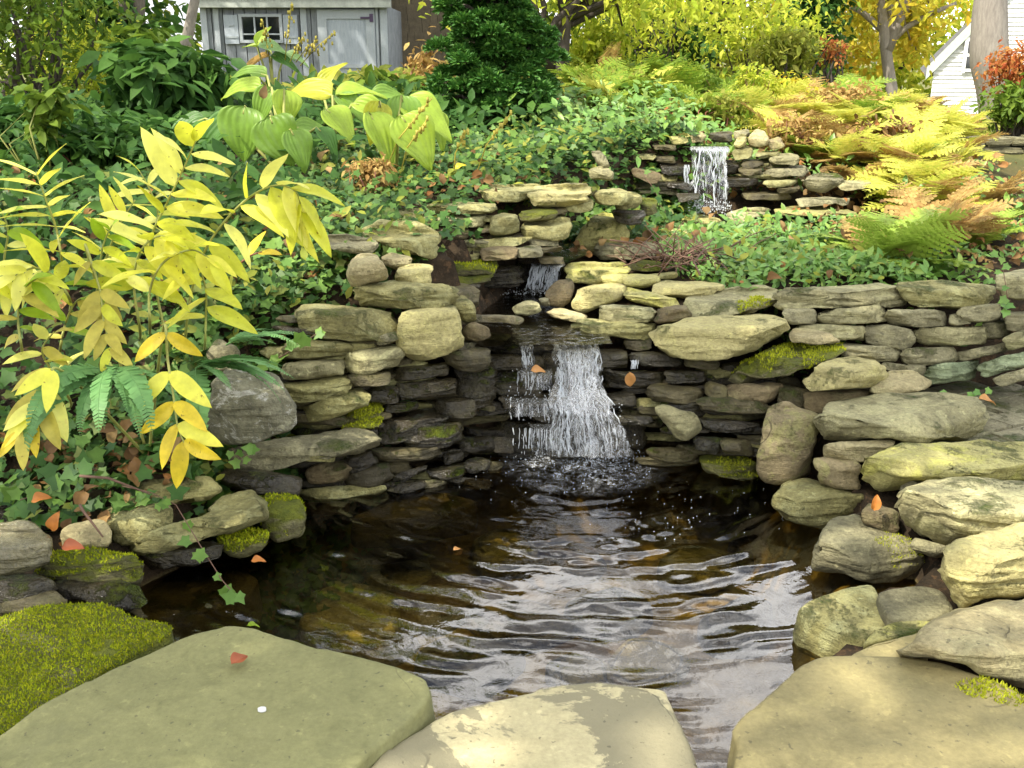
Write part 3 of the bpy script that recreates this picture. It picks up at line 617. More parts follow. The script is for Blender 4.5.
D|D7|3.33|.2|gr|wall_stone|veined oval stone in the second course, under the two capstones' joint|588,275 640,252 760,262 785,290 740,310 640,307 590,297
D|D8|3.34|.2|gr|wall_stone|small nub stone filling the second course right of the veined oval stone|785,275 830,262 855,290 820,307 785,302
D|D9|3.34|.2|gr|wall_stone|dark rounded stone under the mottled olive capstone's right end|810,260 930,235 955,265 940,287 860,292
D|D10|3.30|.25|lg|wall_stone|pale long stone in the third course at the wall's left end|285,320 340,305 490,305 520,332 490,352 420,352 330,337
D|D11|3.31|.15|gr|wall_stone|rounded grey block in the third course right of the pale long stone|515,320 570,302 650,315 672,355 640,382 560,372 520,347
D|D12|3.31|.2|lg|wall_stone|long cream grey stone in the third course of the right garden wall|670,325 760,308 890,312 905,342 880,362 800,370 680,357
D|D13|3.28|.2|gr|wall_stone|flat grey stone in the fourth course above the pale layered boulder|440,365 540,370 620,382 628,407 560,424 470,402
D|D14|3.29|.2|gr|wall_stone|dark mottled rounded stone in the fourth course, middle of the right wall|630,400 680,375 790,378 812,397 780,427 690,434 635,422
D|D15|3.30|.25|gr|wall_stone|thin stone in the fourth course under the long cream grey stone|810,390 900,375 970,360 965,387 890,407 820,417
D|D16|3.26|.2|pt|wall_stone|blue green stained stone in the bottom course of the right wall|705,450 740,432 870,415 882,445 860,477 760,492 710,482
D|D17|3.27|.2|gr|wall_stone|small grey stone left of the blue green stained stone|650,435 700,430 712,452 690,470 655,457
D|D18|3.26|.3|gr|wall_stone|low grey stone at the left end of the bottom course|570,425 640,430 650,450 600,452
D|D19|3.36|.2|gr|wall_stone|grey block where the right garden wall turns towards the camera|895,300 960,285 985,322 950,347 905,347
D|D20|3.32|.2|gr|wall_stone|grey stone at the right edge under the pale corner capstone|960,270 1020,262 1080,262 1080,322 980,324
D|D21|3.24|.2|lg|wall_stone|long pale stone at the right edge, third course of the turned wall|960,350 1010,325 1090,312 1090,352 980,387
D|D22|3.30|.35|lg|capstone|pale corner capstone with a green sprig at the far right|930,150 1000,130 1090,120 1090,205 1000,222 940,192
D|D23|3.20|.2|pt|wall_stone|moss streaked stone at the right edge, fourth course of the turned wall|890,440 960,400 1090,380 1090,415 1000,445 900,470
D|D24|3.15|.2|gr|wall_stone|grey stone at the right edge in the lowest course of the turned wall|930,475 1000,450 1090,420 1090,455 990,492 940,492
D|D25|3.15|.3|dk|wall_stone|damp block left of the pale layered boulder under the moss topped slab|80,500 200,490 240,520 230,547 150,557 80,557
D|D26|3.10|.4|dk|wall_stone|long damp stone left above the tall pinkish boulder|0,560 190,550 205,577 100,592 0,587
D|D27|3.08|.3|db|wall_stone|olive brown stone wedged behind the tall pinkish boulder|235,500 330,510 350,542 320,582 250,557
D|D28|3.04|.3|br|wall_stone|dark brown stone in shade under the pale layered boulder|320,520 510,515 520,542 420,590 330,567
U|M1|5.22|.45|yg|boulder|pale green stone on top left of the upper fall's spillway|350,185 385,163 415,175 410,203 360,207
U|M2|5.30|.4|tn|boulder|tan stone second from left above the upper fall|415,178 440,160 470,180 460,200 412,200
U|M3|5.30|.35|db|boulder|dark oblong stone directly above the spillway of the upper fall|478,170 550,163 554,200 478,200
U|M4|5.36|.4|gr|boulder|grey stone behind the round tan stone right of the upper spillway|555,165 600,155 612,182 560,192
U|M5|5.20|.3|cr|boulder|pale pointed stone leaning right of the upper spillway|555,207 580,170 597,180 595,212 560,222
U|M6|5.24|.2|tn|boulder|round tan stone right of the upper spillway|600,187 630,157 665,175 668,207 630,217 605,212
U|M7|5.26|.3|pk|boulder|pinkish brown stone right of the round tan stone|660,197 700,180 720,212 680,228
U|M8|5.16|.3|ol|boulder|olive rounded stone beside the upper fall's right edge|545,232 590,210 620,225 610,252 560,257
U|M9|5.18|.4|ol|wall_stone|flat stone under the round tan stone|625,237 690,225 702,242 650,252
U|M10|5.14|.4|lg|wall_stone|pale grey flat stone at the right of the upper wall's top|665,252 730,232 768,252 750,270 690,272
U|M11|5.14|.35|db|wall_stone|olive stone below the rounded stone beside the upper fall|580,267 640,250 655,272 600,282
U|M12|5.10|.35|db|wall_stone|dark olive stone third down right of the upper fall|570,287 630,275 650,297 590,307
U|M13|5.10|.35|gr|wall_stone|long grey stone below the pale flat stone of the upper wall|650,297 740,272 790,282 780,302 690,312
U|M14|5.06|.35|dk|wall_stone|dark wet stone low right of the upper fall|525,307 620,305 640,332 540,347
U|M15|5.04|.4|ol|wall_stone|thin olive stone left of the big grey stone at the upper wall's end|650,327 740,312 762,332 700,347
U|M16|5.0|.45|db|wall_stone|small brown stone under the thin olive stone of the upper wall|690,352 760,337 767,347 720,367
U|M17|4.96|.45|gr|boulder|big grey stone ending the upper wall on the right|770,332 820,295 890,305 915,330 860,357 800,360
U|M18|4.98|.5|lg|flat_stone|flat grey stone with a mossy top right of the big grey stone|880,322 990,320 990,347 900,352
U|M19|4.86|.5|gr|flat_stone|long flat stone below the big grey stone|755,377 920,375 935,392 770,402
U|M20|4.72|.7|yg|flat_stone|long yellow olive slab bordering the green bed at the back|690,412 820,398 950,425 965,447 850,442 700,428
U|M21|4.84|.7|lg|flat_stone|flat grey slab before the foot of the upper fall|530,432 590,408 670,412 640,440 560,454
U|M22|5.14|.4|ol|wall_stone|olive flat stone left of the upper fall under trailing ivy|200,232 300,228 306,250 210,257
U|M23|5.16|.35|db|wall_stone|dark flat stone just left of the upper fall|305,237 355,240 372,265 310,264
U|M24|4.95|.5|br|flat_stone|reddish sloping stone in the shade left of the upper fall|230,282 300,290 330,312 300,332 240,312
U|M25|5.18|.4|db|wall_stone|dim stone under the pale green stone of the upper spillway|300,202 360,207 372,227 300,222
U|M26|5.10|.35|dk|wall_stone|wet black stone left of the upper fall, second course|318,267 392,270 402,302 340,302
U|M27|5.04|.35|dk|wall_stone|wet black stone left of the upper fall, lowest course|330,320 420,325 422,352 340,347
U|M28|4.9|.5|dk|flat_stone|wet ledge with a little splash at the upper fall's left foot|370,362 445,362 445,382 380,387
U|M29|4.36|.35|lg|boulder|pale grey boulder among ivy at the left of the upper stream|90,292 130,272 170,295 168,322 100,317
U|M30|4.45|.3|gr|boulder|grey slab leaning uphill in the ivy behind the pale grey boulder|98,228 130,228 162,280 132,285
U|M31|4.22|.35|ol|boulder|olive stone on the upper stream's left bank|165,377 215,352 265,375 255,412 180,417
U|M32|4.26|.4|mo|boulder|mossy stone right of the olive stone on the upper stream's left bank|250,377 310,380 312,422 270,442
U|M33|4.14|.4|dk|wall_stone|dark low stone behind the round stream boulder|170,420 260,415 270,445 215,470 180,440
U|M34|5.15|.35|dk|wall_stone|wet dark stone behind the right half of the upper fall|520,255 560,258 575,300 525,303
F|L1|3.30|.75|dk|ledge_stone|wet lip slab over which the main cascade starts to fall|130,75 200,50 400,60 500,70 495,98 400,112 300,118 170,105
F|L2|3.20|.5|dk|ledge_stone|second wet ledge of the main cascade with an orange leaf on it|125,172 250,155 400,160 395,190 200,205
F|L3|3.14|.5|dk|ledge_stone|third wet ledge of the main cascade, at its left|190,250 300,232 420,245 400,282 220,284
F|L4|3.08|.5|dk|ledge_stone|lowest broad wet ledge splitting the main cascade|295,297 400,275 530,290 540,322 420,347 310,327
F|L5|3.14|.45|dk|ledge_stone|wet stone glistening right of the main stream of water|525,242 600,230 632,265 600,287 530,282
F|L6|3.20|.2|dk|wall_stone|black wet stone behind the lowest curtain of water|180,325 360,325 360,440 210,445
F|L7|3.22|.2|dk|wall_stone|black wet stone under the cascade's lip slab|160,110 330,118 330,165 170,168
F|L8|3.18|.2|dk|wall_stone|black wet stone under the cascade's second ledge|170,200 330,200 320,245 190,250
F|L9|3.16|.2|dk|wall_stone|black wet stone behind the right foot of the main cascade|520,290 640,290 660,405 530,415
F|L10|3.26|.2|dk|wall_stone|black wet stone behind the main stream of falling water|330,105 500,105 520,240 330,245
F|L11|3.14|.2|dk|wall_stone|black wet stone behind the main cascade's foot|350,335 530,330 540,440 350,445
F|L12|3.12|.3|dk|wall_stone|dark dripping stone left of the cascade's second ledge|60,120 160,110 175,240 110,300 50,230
'''
def build_stones():
    out = {}
    for i, ln in enumerate(l for l in RAW.strip().splitlines() if l.strip()):
        win, key, D, t, mat, name, label, pts = ln.split('|')
        soft = name == 'boulder'
        o = ray_stone(name, topx(win, pts), float(D), float(t), mat, 11 + i * 7, strata=(.4 if soft else 1.1) * (.4 + .9 * ((i * 37) % 10) / 10), cuts=11 if soft else 8, grow=1.05 if soft else (1.11 if name in ('wall_stone', 'ledge_stone') else 1.06), sq={'wall_stone': .5, 'ledge_stone': .4, 'flat_stone': .28, 'capstone': .45}.get(name, .15))
        tag(o, label, 'boulder' if soft else 'stone', 'stones of the water garden'); out[key] = o
    # thin slabs set back in the joints
    rg = random.Random(21); base = [(np.mean(p, 0), D, p) for p, D in STONES]
    for wall, (x0, x1, y0, y1), n in (('left wall beside the cascade', (296, 492, 318, 486), 62), ('wall right of the cascade', (628, 780, 372, 462), 34), ('upper left wall behind the shelf pool', (440, 560, 212, 285), 18), ('wall around the upper fall', (640, 800, 160, 205), 16)):
        for k in range(n):
            cx, cy = rg.uniform(x0, x1), rg.uniform(y0, y1)
            if y0 < 170 and 672 < cx < 745: continue
            D = sorted((math.hypot(b[0][0] - cx, 2.5 * (b[0][1] - cy)), b[1]) for b in base)[0][1] + rg.uniform(.015, .05)
            w_ = rg.uniform(22, 46); h_ = rg.uniform(3.2, 6.5) ; w_, h_ = (w_ * .6, h_ * .7) if y0 < 300 else (w_, h_)
            sl = rg.uniform(-.08, .08); pts = [(cx + a * w_ + rg.uniform(-3, 3), cy + b * h_ + a * w_ * sl + rg.uniform(-1, 1)) for a, b in ((-1, -.2), (-.8, -1), (-.1, -.9), (.7, -1), (1, -.1), (.9, .8), (.1, 1), (-.8, .9))]
            qx = np.array([p[0] for p in pts] + [cx, cx - w_ * .5, cx + w_ * .5]); qy = np.array([p[1] for p in pts] + [cy] * 3)
            D = max([D] + [b[1] + .03 for b in base if D - .3 < b[1] < D + .25 and inside(qx, qy, b[2]).any()])
            o = ray_stone('wall_stone', pts, D, .35, rg.choice(('dk', 'db', 'db', 'ol')) if 'cascade' in wall else rg.choice(('db', 'ol', 'gr')), 3000 + k * 3 + int(x0), strata=.8, cuts=5, sq=.4)
            STONES.pop(); tag(o, 'thin slab set back in the joints of the ' + wall, 'stone', 'thin slabs in the joints of the ' + wall)
    # slabs seen from above
    def px(win, s): return topx(win, s) if win else [tuple(map(float, p.split(','))) for p in s.split()]
    SL = [
        ('S1', '', '-60,775 0,735 40,705 120,662 190,632 230,623 258,627 330,650 395,665 425,678 431,692 422,708 352,768 330,800 200,960 -160,960', .175, .13, 's1', 'flagstone', 'smooth grey green flagstone with dapples and one red leaf in the foreground', (.0, .0)),
        ('S2', '', '362,778 382,752 432,717 456,705 560,685 600,682 650,688 665,690 680,720 700,768 720,840 640,960 300,960 330,800', .15, .14, 's2', 'flagstone', 'pale cracked flagstone with dark stains at the bottom middle', (.0, .0)),
        ('S3', '', '738,745 731,730 770,690 800,663 830,655 900,655 940,660 1024,692 1080,740 1100,960 720,960 728,800', .19, .17, 's3', 'flagstone', 'large rounded tan grey flagstone with yellow moss at the bottom right', (.0, .0)),
        ('H2', 'H', '298,255 340,225 460,190 540,180 570,240 605,295 560,318 520,355 420,320 320,278', .085, .10, 'ol', 'flat_stone', 'flat grey stone overhanging the water at the right shore', (.0, .02)),
        ('H3', 'H', '553,208 600,190 700,185 760,200 805,262 700,297 600,292 570,252', .11, .13, 'gr', 'flat_stone', 'squarish greenish stone right of the flat stone overhanging the water', (0, 0)),
        ('H5', 'H', '505,375 540,335 600,300 700,290 760,296 690,335 560,362', .13, .14, 'yg', 'flat_stone', 'thin yellowish stone sandwiched behind the large tan grey flagstone', (0, .02)),
        ('H6', 'H', '455,410 540,365 640,345 730,330 700,420 560,440', .14, .16, 's3', 'flat_stone', 'olive brown stone just behind the large tan grey flagstone', (0, .02)),
        ('J12', 'J', '-120,320 60,268 150,250 330,245 420,280 555,308 548,330 500,362 300,470 150,575 -20,670 -200,700', .125, .15, 'mo', 'flagstone', 'flagstone wholly carpeted with green moss at the left edge', (0, .03)),
        ('J9', 'J', '380,268 460,198 600,125 760,115 830,160 800,220 640,270 450,300', -.004, .12, 'db', 'flat_stone', 'submerged olive slab just under the surface at the left shore', (0, -.02)),
        ('E20', 'E', '345,697 440,658 640,608 765,640 720,662 500,702', -.025, .10, 'db', 'flat_stone', 'submerged flat olive slab below the left wall', (0, 0)),
    ]
    for i, (key, win, s, z, th, mat, name, label, tilt) in enumerate(SL):
        big = key in ('S1', 'S2', 'S3')
        o = slab_stone(name, px(win, s), z, th, mat, 901 + i * 13, tilt, edge=.009 if big else .008, amp=.0032 if big else .003, strata=.3 if big else .25, out=.02, N=300 if big else None, flake=.0028 if key in ('S1', 'S3') else (.004 if key == 'S2' else .002))
        tag(o, label, 'flagstone' if name == 'flagstone' else 'stone', 'stones of the water garden'); out[key] = o
    o = ray_stone('boulder', topx('H', '632,405 690,345 760,290 900,245 1024,225 1180,230 1180,520 1040,510 940,480 850,440 740,415'), 1.62, .6, 'pk', 777, thick=.4, strata=.25, cuts=3)
    M['s4'] = M['tn']; o.data.materials[0] = M['tn']
    tag(o, 'large smooth tan boulder sloping behind the tan grey flagstone, right edge', 'boulder', 'stones of the water garden'); out['H4'] = o
    # moss cushions
    fuzz(out['J12'], 120000, .0075, MOSS, 1, .1, -.5)
    fuzz(out['I5'], 42000, .010, MOSS, 2, .1, -.1); fuzz(out['I6'], 60000, .011, MOSS, 3, .0, -.4)
    fuzz(out['I7'], 50000, .009, MOSS, 4, .3, -.1); fuzz(out['E1'], 70000, .011, MOSSY, 5, -.1, -.9); fuzz(out['E2'], 60000, .010, MOSSY, 6, -.1, -.9)
    fuzz(out['D1'], 50000, .010, MOSSY, 7, .35, -.05); fuzz(out['B28'], 30000, .010, MOSS, 8, .3, -.1)
    pc = on(1010, 690, .19); fuzz(out['S3'], 90000, .009, MOSSY, 9, .3, -1, lambda p: ((p.x - pc.x) / .10) ** 2 + ((p.y - pc.y) / .045) ** 2 < 1 + .5 * noise.noise(p * 25))
    pc2 = at(765, 302, 3.45); fuzz(out['C9'], 60000, .010, MOSSY, 10, .2, -1, lambda p: (p - pc2).length < .10 + .05 * noise.noise(p * 20))
    pc3 = at(905, 548, 2.36); fuzz(out['G1'], 50000, .007, MOSSY, 11, .0, -1, lambda p: (p - pc3).length < .07 + .05 * noise.noise(p * 20))
    fuzz(out['F1'], 40000, .008, MOSSY, 12, .3, -.2)
    return out
ST = build_stones(); build_ground()
# ---------------------------------------------------------------- water
def water_mat(name, tint, gl=1.45, bump=0.0, rough=.02, scale=30):
    q = NB(name); t = q.t; t.nodes.remove(q.b)
    fr = q.n('ShaderNodeFresnel'); fr.inputs[0].default_value = gl
    tr = q.n('ShaderNodeBsdfTransparent'); tr.inputs[0].default_value = (*tint, 1)
    g = q.n('ShaderNodeBsdfGlossy'); g.inputs['Roughness'].default_value = rough; g.inputs['Color'].default_value = (1, 1, 1, 1)
    if bump:
        tc = q.n('ShaderNodeTexCoord'); b = q.n('ShaderNodeBump'); q.link(q.noise(tc.outputs['Object'], scale, 3, .5, .6), b.inputs['Height'])
        b.inputs['Strength'].default_value = bump; b.inputs['Distance'].default_value = .01
        q.link(b.outputs[0], g.inputs['Normal']); q.link(b.outputs[0], fr.inputs['Normal'])
    m = q.n('ShaderNodeMixShader'); q.link(fr.outputs[0], m.inputs[0]); q.link(tr.outputs[0], m.inputs[1]); q.link(g.outputs[0], m.inputs[2])
    q.link(m.outputs[0], q.out.inputs[0]); return q.m
M['pond'] = water_mat('pond water', (.76, .65, .37), 1.62, .09, .01, 30)
M['stream'] = water_mat('stream water', (.55, .52, .40), 1.55, .55, .03, 34)
def foam_mat(name='white water', op=.5):
    q = NB(name); q.set('Base Color', (.86, .90, .93)); q.set('Roughness', .25); q.set('Specular IOR Level', .6)
    tc = q.n('ShaderNodeTexCoord'); tr = q.n('ShaderNodeBsdfTransparent'); ms = q.n('ShaderNodeMixShader'); tl = q.n('ShaderNodeBsdfTranslucent'); tl.inputs[0].default_value = (.85, .9, .95, 1)
    m2 = q.n('ShaderNodeMixShader'); m2.inputs[0].default_value = .4; q.link(q.b.outputs[0], m2.inputs[1]); q.link(tl.outputs[0], m2.inputs[2])
    ms.inputs[0].default_value = op
    q.link(tr.outputs[0], ms.inputs[1]); q.link(m2.outputs[0], ms.inputs[2]); q.link(ms.outputs[0], q.out.inputs[0]); return q.m
M['foam'] = foam_mat(); M['froth'] = foam_mat('froth', .8)
def sheet_mat(name, lo, hi, fmax, sc):
    q = NB(name); q.set('Base Color', (.86, .90, .93)); q.set('Roughness', .2); q.set('Specular IOR Level', .8)
    tc = q.n('ShaderNodeTexCoord'); mp = q.n('ShaderNodeMapping'); q.link(tc.outputs['Object'], mp.inputs[0]); mp.inputs['Scale'].default_value = (sc, sc * .6, sc * .085)
    n = q.noise(mp.outputs[0], 1.0, 5, .6, .9); n2 = q.noise(tc.outputs['Object'], 11, 4, .65, .6); f = q.math('MULTIPLY', q.rng(n, lo, hi, 0, fmax), q.rng(n2, .42, .60, .0, 1))
    tr = q.n('ShaderNodeBsdfTransparent'); tl = q.n('ShaderNodeBsdfTranslucent'); tl.inputs[0].default_value = (.85, .9, .95, 1)
    m2 = q.n('ShaderNodeMixShader'); m2.inputs[0].default_value = .45; q.link(q.b.outputs[0], m2.inputs[1]); q.link(tl.outputs[0], m2.inputs[2])
    gl = q.n('ShaderNodeBsdfGlossy'); gl.inputs['Roughness'].default_value = .08; fr = q.n('ShaderNodeFresnel'); fr.inputs[0].default_value = 1.33; bp = q.n('ShaderNodeBump'); q.link(n, bp.inputs['Height']); bp.inputs['Strength'].default_value = .9; bp.inputs['Distance'].default_value = .01
    for x in (gl, fr, q.b): q.link(bp.outputs[0], x.inputs['Normal'])
    m1 = q.n('ShaderNodeMixShader'); q.link(fr.outputs[0], m1.inputs[0]); q.link(tr.outputs[0], m1.inputs[1]); q.link(gl.outputs[0], m1.inputs[2])
    ms = q.n('ShaderNodeMixShader'); q.link(f, ms.inputs[0]); q.link(m1.outputs[0], ms.inputs[1]); q.link(m2.outputs[0], ms.inputs[2]); q.link(ms.outputs[0], q.out.inputs[0]); return q.m
M['sheet'] = sheet_mat('falling sheet of water', .47, .66, .8, 80); M['veil'] = sheet_mat('thin veil of water', .52, .66, .7, 120)
def grid_mesh(name, xs, ys, zf, mat):
    X, Y = np.meshgrid(xs, ys); x = X.ravel(); y = Y.ravel(); V = np.stack([x, y, zf(x, y)], 1); nx, ny = len(xs), len(ys)
    i = np.arange(nx * ny).reshape(ny, nx); F = np.stack([i[:-1, :-1], i[:-1, 1:], i[1:, 1:], i[1:, :-1]], -1).reshape(-1, 4)
    return mk(name, V, F.ravel(), np.arange(len(F)) * 4, np.full(len(F), 4), mat)
def build_water():
    src = on(580, 462, 0); src2 = on(520, 462, 0)
    def waves(x, y):
        z = np.zeros_like(x)
        nz = np.array([noise.noise(Vector((a * 4, b * 4, 0))) for a, b in zip(x, y)]); nz2 = np.array([noise.noise(Vector((a * 5, b * 8, 9))) for a, b in zip(x, y)])
        nz3 = np.array([noise.noise(Vector((a * 14, b * 17, 4))) for a, b in zip(x, y)])
        wx = x + .05 * nz2 + .008 * nz3; wy = y + .05 * nz + .008 * nz3
        for s, lam, amp, ph in ((src, .092, .0029, 0), (src, .051, .0013, 1.3), (src2, .074, .0016, 2.1), (on(700, 500, 0), .06, .0009, .4)):
            r = np.hypot(wx - s.x, wy - s.y); fall = np.exp(-np.maximum(0, r - .15) * .6)
            z += 1.35 * amp * fall * np.sin(2 * np.pi * r / lam + ph + 2.2 * nz) * np.clip(.5 + 1.5 * nz2, 0, 1.6)
        z += .0026 * nz2 + .0011 * nz3
        r = np.hypot(x - src.x, y - src.y)
        z += .0035 * nz3 * np.exp(-(r / .28) ** 2)
        return z
    struct(grid_mesh('pond_water', np.arange(-1.15, 1.12, .0085), np.arange(1.12, 3.42, .0085), waves, M['pond']))
    def flat(name, pts, mat):
        mb = MB(); mb.add([Vector(p) for p in pts], [tuple(range(len(pts)))]); return struct(mb.build(name, mat))
    rng = random.Random(4)
    # stepped stream surface: shelf pool and upper stream, lightly rippled sheets
    def sheet(name, rows, nu=14):
        V = []; F = []
        for r, (a, b) in enumerate(rows):
            for k in range(nu + 1):
                p = a.lerp(b, k / nu); p.z += .006 * noise.noise(p * 16) + .004 * noise.noise(p * 40); V.append(p)
        for r in range(len(rows) - 1):
            for k in range(nu):
                i = r * (nu + 1) + k; F.append((i, i + 1, i + nu + 2, i + nu + 1))
        mb = MB(); mb.add(V, F); return struct(mb.build(name, M['stream']))
    def rows(lst, z): return [(on(a, y, z), on(b, y, z)) for a, b, y in lst]
    sheet('shelf_pool_water', rows([(484, 612, 345), (480, 610, 338), (478, 606, 330), (474, 604, 322), (468, 604, 314), (464, 590, 306), (464, 580, 298), (464, 575, 290)], .415))
    sheet('upper_stream_water', rows([(518, 566, 263), (520, 585, 256), (528, 600, 249), (545, 640, 240), (570, 680, 230), (590, 720, 222), (610, 760, 215), (640, 760, 208), (650, 760, 203)], .545))
    sheet('spillway_water', [(at(692, 149, 5.17), at(729, 149, 5.17)), (at(692, 146.5, 5.3), at(728, 146.5, 5.3)), (at(692, 145, 5.6), at(728, 145, 5.6))])
    # falling strands: each cascade is one body of water
    def strand(mb, pts, r, br):
        # pts: world polyline ; broken into drops and ribbons
        n = len(pts); i = 0
        while i < n - 1:
            L = rng.randint(2, br); seg = pts[i:i + L + 1]
            if len(seg) >= 2:
                m = len(seg); mb.tube(seg, [r * (.35 + .9 * math.sin(math.pi * (k + .6) / (m + .2))) for k in range(m)], 5)
            i += L + rng.choice((0, 1, 1))
    def drop(mb, p, r):
        s = rng.uniform(.5, 1.5); V = [(0, 0, r * 1.3 / s), (r * s, 0, 0), (0, r * s, 0), (-r * s, 0, 0), (0, -r * s, 0), (0, 0, -r / s)]
        mb.add([Vector(v) + p for v in V], [(0, 1, 2), (0, 2, 3), (0, 3, 4), (0, 4, 1), (5, 2, 1), (5, 3, 2), (5, 4, 3), (5, 1, 4)])
    def path(knots, jx, jd, step=5):
        """knots: (px, py, D)"""
        out = []; ph = rng.uniform(0, 9)
        for (a, b) in zip(knots[:-1], knots[1:]):
            m = max(2, int(abs(b[1] - a[1]) / step) + 1)
            for k in range(m):
                t = k / m; p = at(a[0] + (b[0] - a[0]) * t, a[1] + (b[1] - a[1]) * t, a[2] + (b[2] - a[2]) * t)
                out.append(p + Vector((rng.gauss(0, jx), rng.gauss(0, jd), rng.gauss(0, jx * .5))))
        return out
    mb = MB()
    # main stream of the lower cascade
    for k in range(48):
        u = rng.random(); x0 = 552 + 42 * u + rng.gauss(0, 2); x1 = x0 + rng.gauss(2, 4); x2 = 548 + 62 * u + rng.gauss(0, 8); x3 = x2 + (u - .3) * 12 + rng.gauss(0, 2.5)
        kn = [(x0, 342 + 6 * rng.random(), 3.26), (x1, 354, 3.19), (x1 + 1, 384, 3.13), (x2, 405, 3.07), (x2 + 1, 414, 3.03), (x3, 432, 3.02), (x3 + 2, 456 + 4 * rng.random(), 3.0)]
        if rng.random() < .35: kn = kn[:rng.randint(3, 5)]
        elif rng.random() < .3: kn = kn[rng.randint(2, 3):]
        strand(mb, path(kn, .0028, .003), rng.uniform(.0008, .0026), rng.choice((2, 3, 5, 7)))
    # veil at the left and thin trickles
    for k in range(26):
        x0 = 508 + 50 * rng.random() ** .7; y0 = rng.choice((372, 376, 398, 402, 418)); D = {372: 3.17, 376: 3.16, 398: 3.12, 402: 3.11, 418: 3.07}[y0]
        L = rng.uniform(10, 26); kn = [(x0, y0, D), (x0 + rng.gauss(0, 1), y0 + L, D - .02)]
        strand(mb, path(kn, .0015, .002, 4), rng.uniform(.0008, .0018), 5)
    for k in range(26):
        x0 = 512 + 50 * rng.random(); kn = [(x0, 428, 3.06), (x0 + rng.gauss(0, 1), 452, 3.03)]
        strand(mb, path(kn, .001, .001, 4), rng.uniform(.0008, .0016), 5)
    for k in range(9): # stream at the lip's left, and splashing on the ledges
        x0 = 522 + 9 * rng.random(); kn = [(x0, 344, 3.27), (x0, 352, 3.2), (x0 + 3, 368, 3.18)]
        strand(mb, path(kn, .002, .002, 4), rng.uniform(.001, .0022), 5)
    for k in range(12):
        x0 = 630 + 8 * rng.random(); kn = [(x0, 360, 3.19), (x0, 372, 3.18)]; strand(mb, path(kn, .0015, .001, 4), .0012, 4)
    for k in range(300):
        y = rng.choice((372, 394, 404, 416, 440, 452)) + rng.gauss(0, 4); u = rng.random()
        xa, xb = (505, 600) if y < 400 else ((520, 622) if y < 425 else (515, 640))
        drop(mb, at(xa + (xb - xa) * u, y, 3.14 - (y - 372) * .0018 + rng.gauss(-.02, .02)), rng.uniform(.0008, .0026))
    struct(mb.build('cascade_water', M['foam']))
    # soft broken sheets of water over the ledges
    def curtain(name, kn, mat, nu=26, rough=.012, seed=0):
        V = []; F = []; rowsn = []
        for (p0, p1) in zip(kn[:-1], kn[1:]):
            m = max(2, int(abs(p1[2] - p0[2]) / 3) + 1)
            for q in range(m): t = q / m; rowsn.append([p0[i] + (p1[i] - p0[i]) * t for i in range(4)])
        rowsn.append(kn[-1])
        for r, (xa, xb, y, D) in enumerate(rowsn):
            for k in range(nu + 1):
                u = k / nu; e = min(u, 1 - u); p = at(xa + (xb - xa) * u + 5 * noise.noise(Vector((r * .23, (0 if u < .5 else 5) + seed, 0))) * (1 - 4 * e if e < .25 else 0), y, D)
                p.y -= rough * (noise.noise(Vector((p.x * 42, p.z * 9, seed))) + .5 * noise.noise(Vector((p.x * 90, p.z * 22, seed)))) - .02 * (1 - min(1, e * 8)); V.append(p)
        for r in range(len(rowsn) - 1):
            for k in range(nu):
                i = r * (nu + 1) + k; F.append((i, i + 1, i + nu + 2, i + nu + 1))
        m = MB(); m.add(V, F); return struct(m.build(name, mat))
    curtain('cascade_sheet_water', [(548, 600, 342, 3.29), (552, 600, 349, 3.20), (556, 602, 370, 3.15), (554, 603, 388, 3.12), (548, 610, 402, 3.07), (550, 612, 412, 3.035), (552, 626, 432, 3.01), (550, 634, 457, 2.985)], M['sheet'], seed=1)
    curtain('cascade_sheet_water', [(556, 590, 343, 3.28), (560, 592, 350, 3.18), (566, 597, 372, 3.13), (560, 610, 404, 3.05), (570, 612, 416, 3.02), (574, 626, 440, 2.995), (578, 634, 458, 2.97)], M['veil'], seed=5)
    curtain('cascade_veil_water', [(516, 552, 370, 3.19), (518, 552, 375, 3.15), (522, 552, 390, 3.13)], M['veil'], seed=2)
    curtain('cascade_veil_water', [(502, 556, 398, 3.13), (505, 556, 404, 3.09), (509, 556, 417, 3.07)], M['veil'], seed=3)
    curtain('cascade_veil_water', [(528, 566, 424, 3.08), (530, 566, 430, 3.04), (532, 566, 457, 3.02)], M['veil'], seed=4)
    curtain('cascade_sheet_water', [(519, 533, 341, 3.29), (520, 533, 347, 3.21), (522, 536, 370, 3.18)], M['sheet'], 10, seed=6)
    curtain('small_cascade_sheet_water', [(532, 566, 261, 3.96), (530, 563, 266, 3.90), (527, 558, 293, 3.87)], M['sheet'], seed=7)
    curtain('upper_cascade_sheet_water', [(692, 728, 146.5, 5.2), (692, 728, 150, 5.10), (693, 728, 178, 5.06), (691, 731, 210, 5.03)], M['sheet'], seed=8)
    mb = MB()
    for k in range(52):
        x0 = 528 + 30 * rng.random(); kn = [(x0 + 6, 263, 3.94), (x0 + 3, 268, 3.90), (x0 - rng.random() * 4, 291 + rng.random() * 4, 3.87)]
        strand(mb, path(kn, .0018, .002, 4), rng.uniform(.001, .0026), 6)
    for k in range(160): drop(mb, on(478 + 80 * rng.random(), 292 + rng.gauss(0, 1.6), .425), rng.uniform(.001, .004))
    struct(mb.build('small_cascade_water', M['foam']))
    mb = MB()
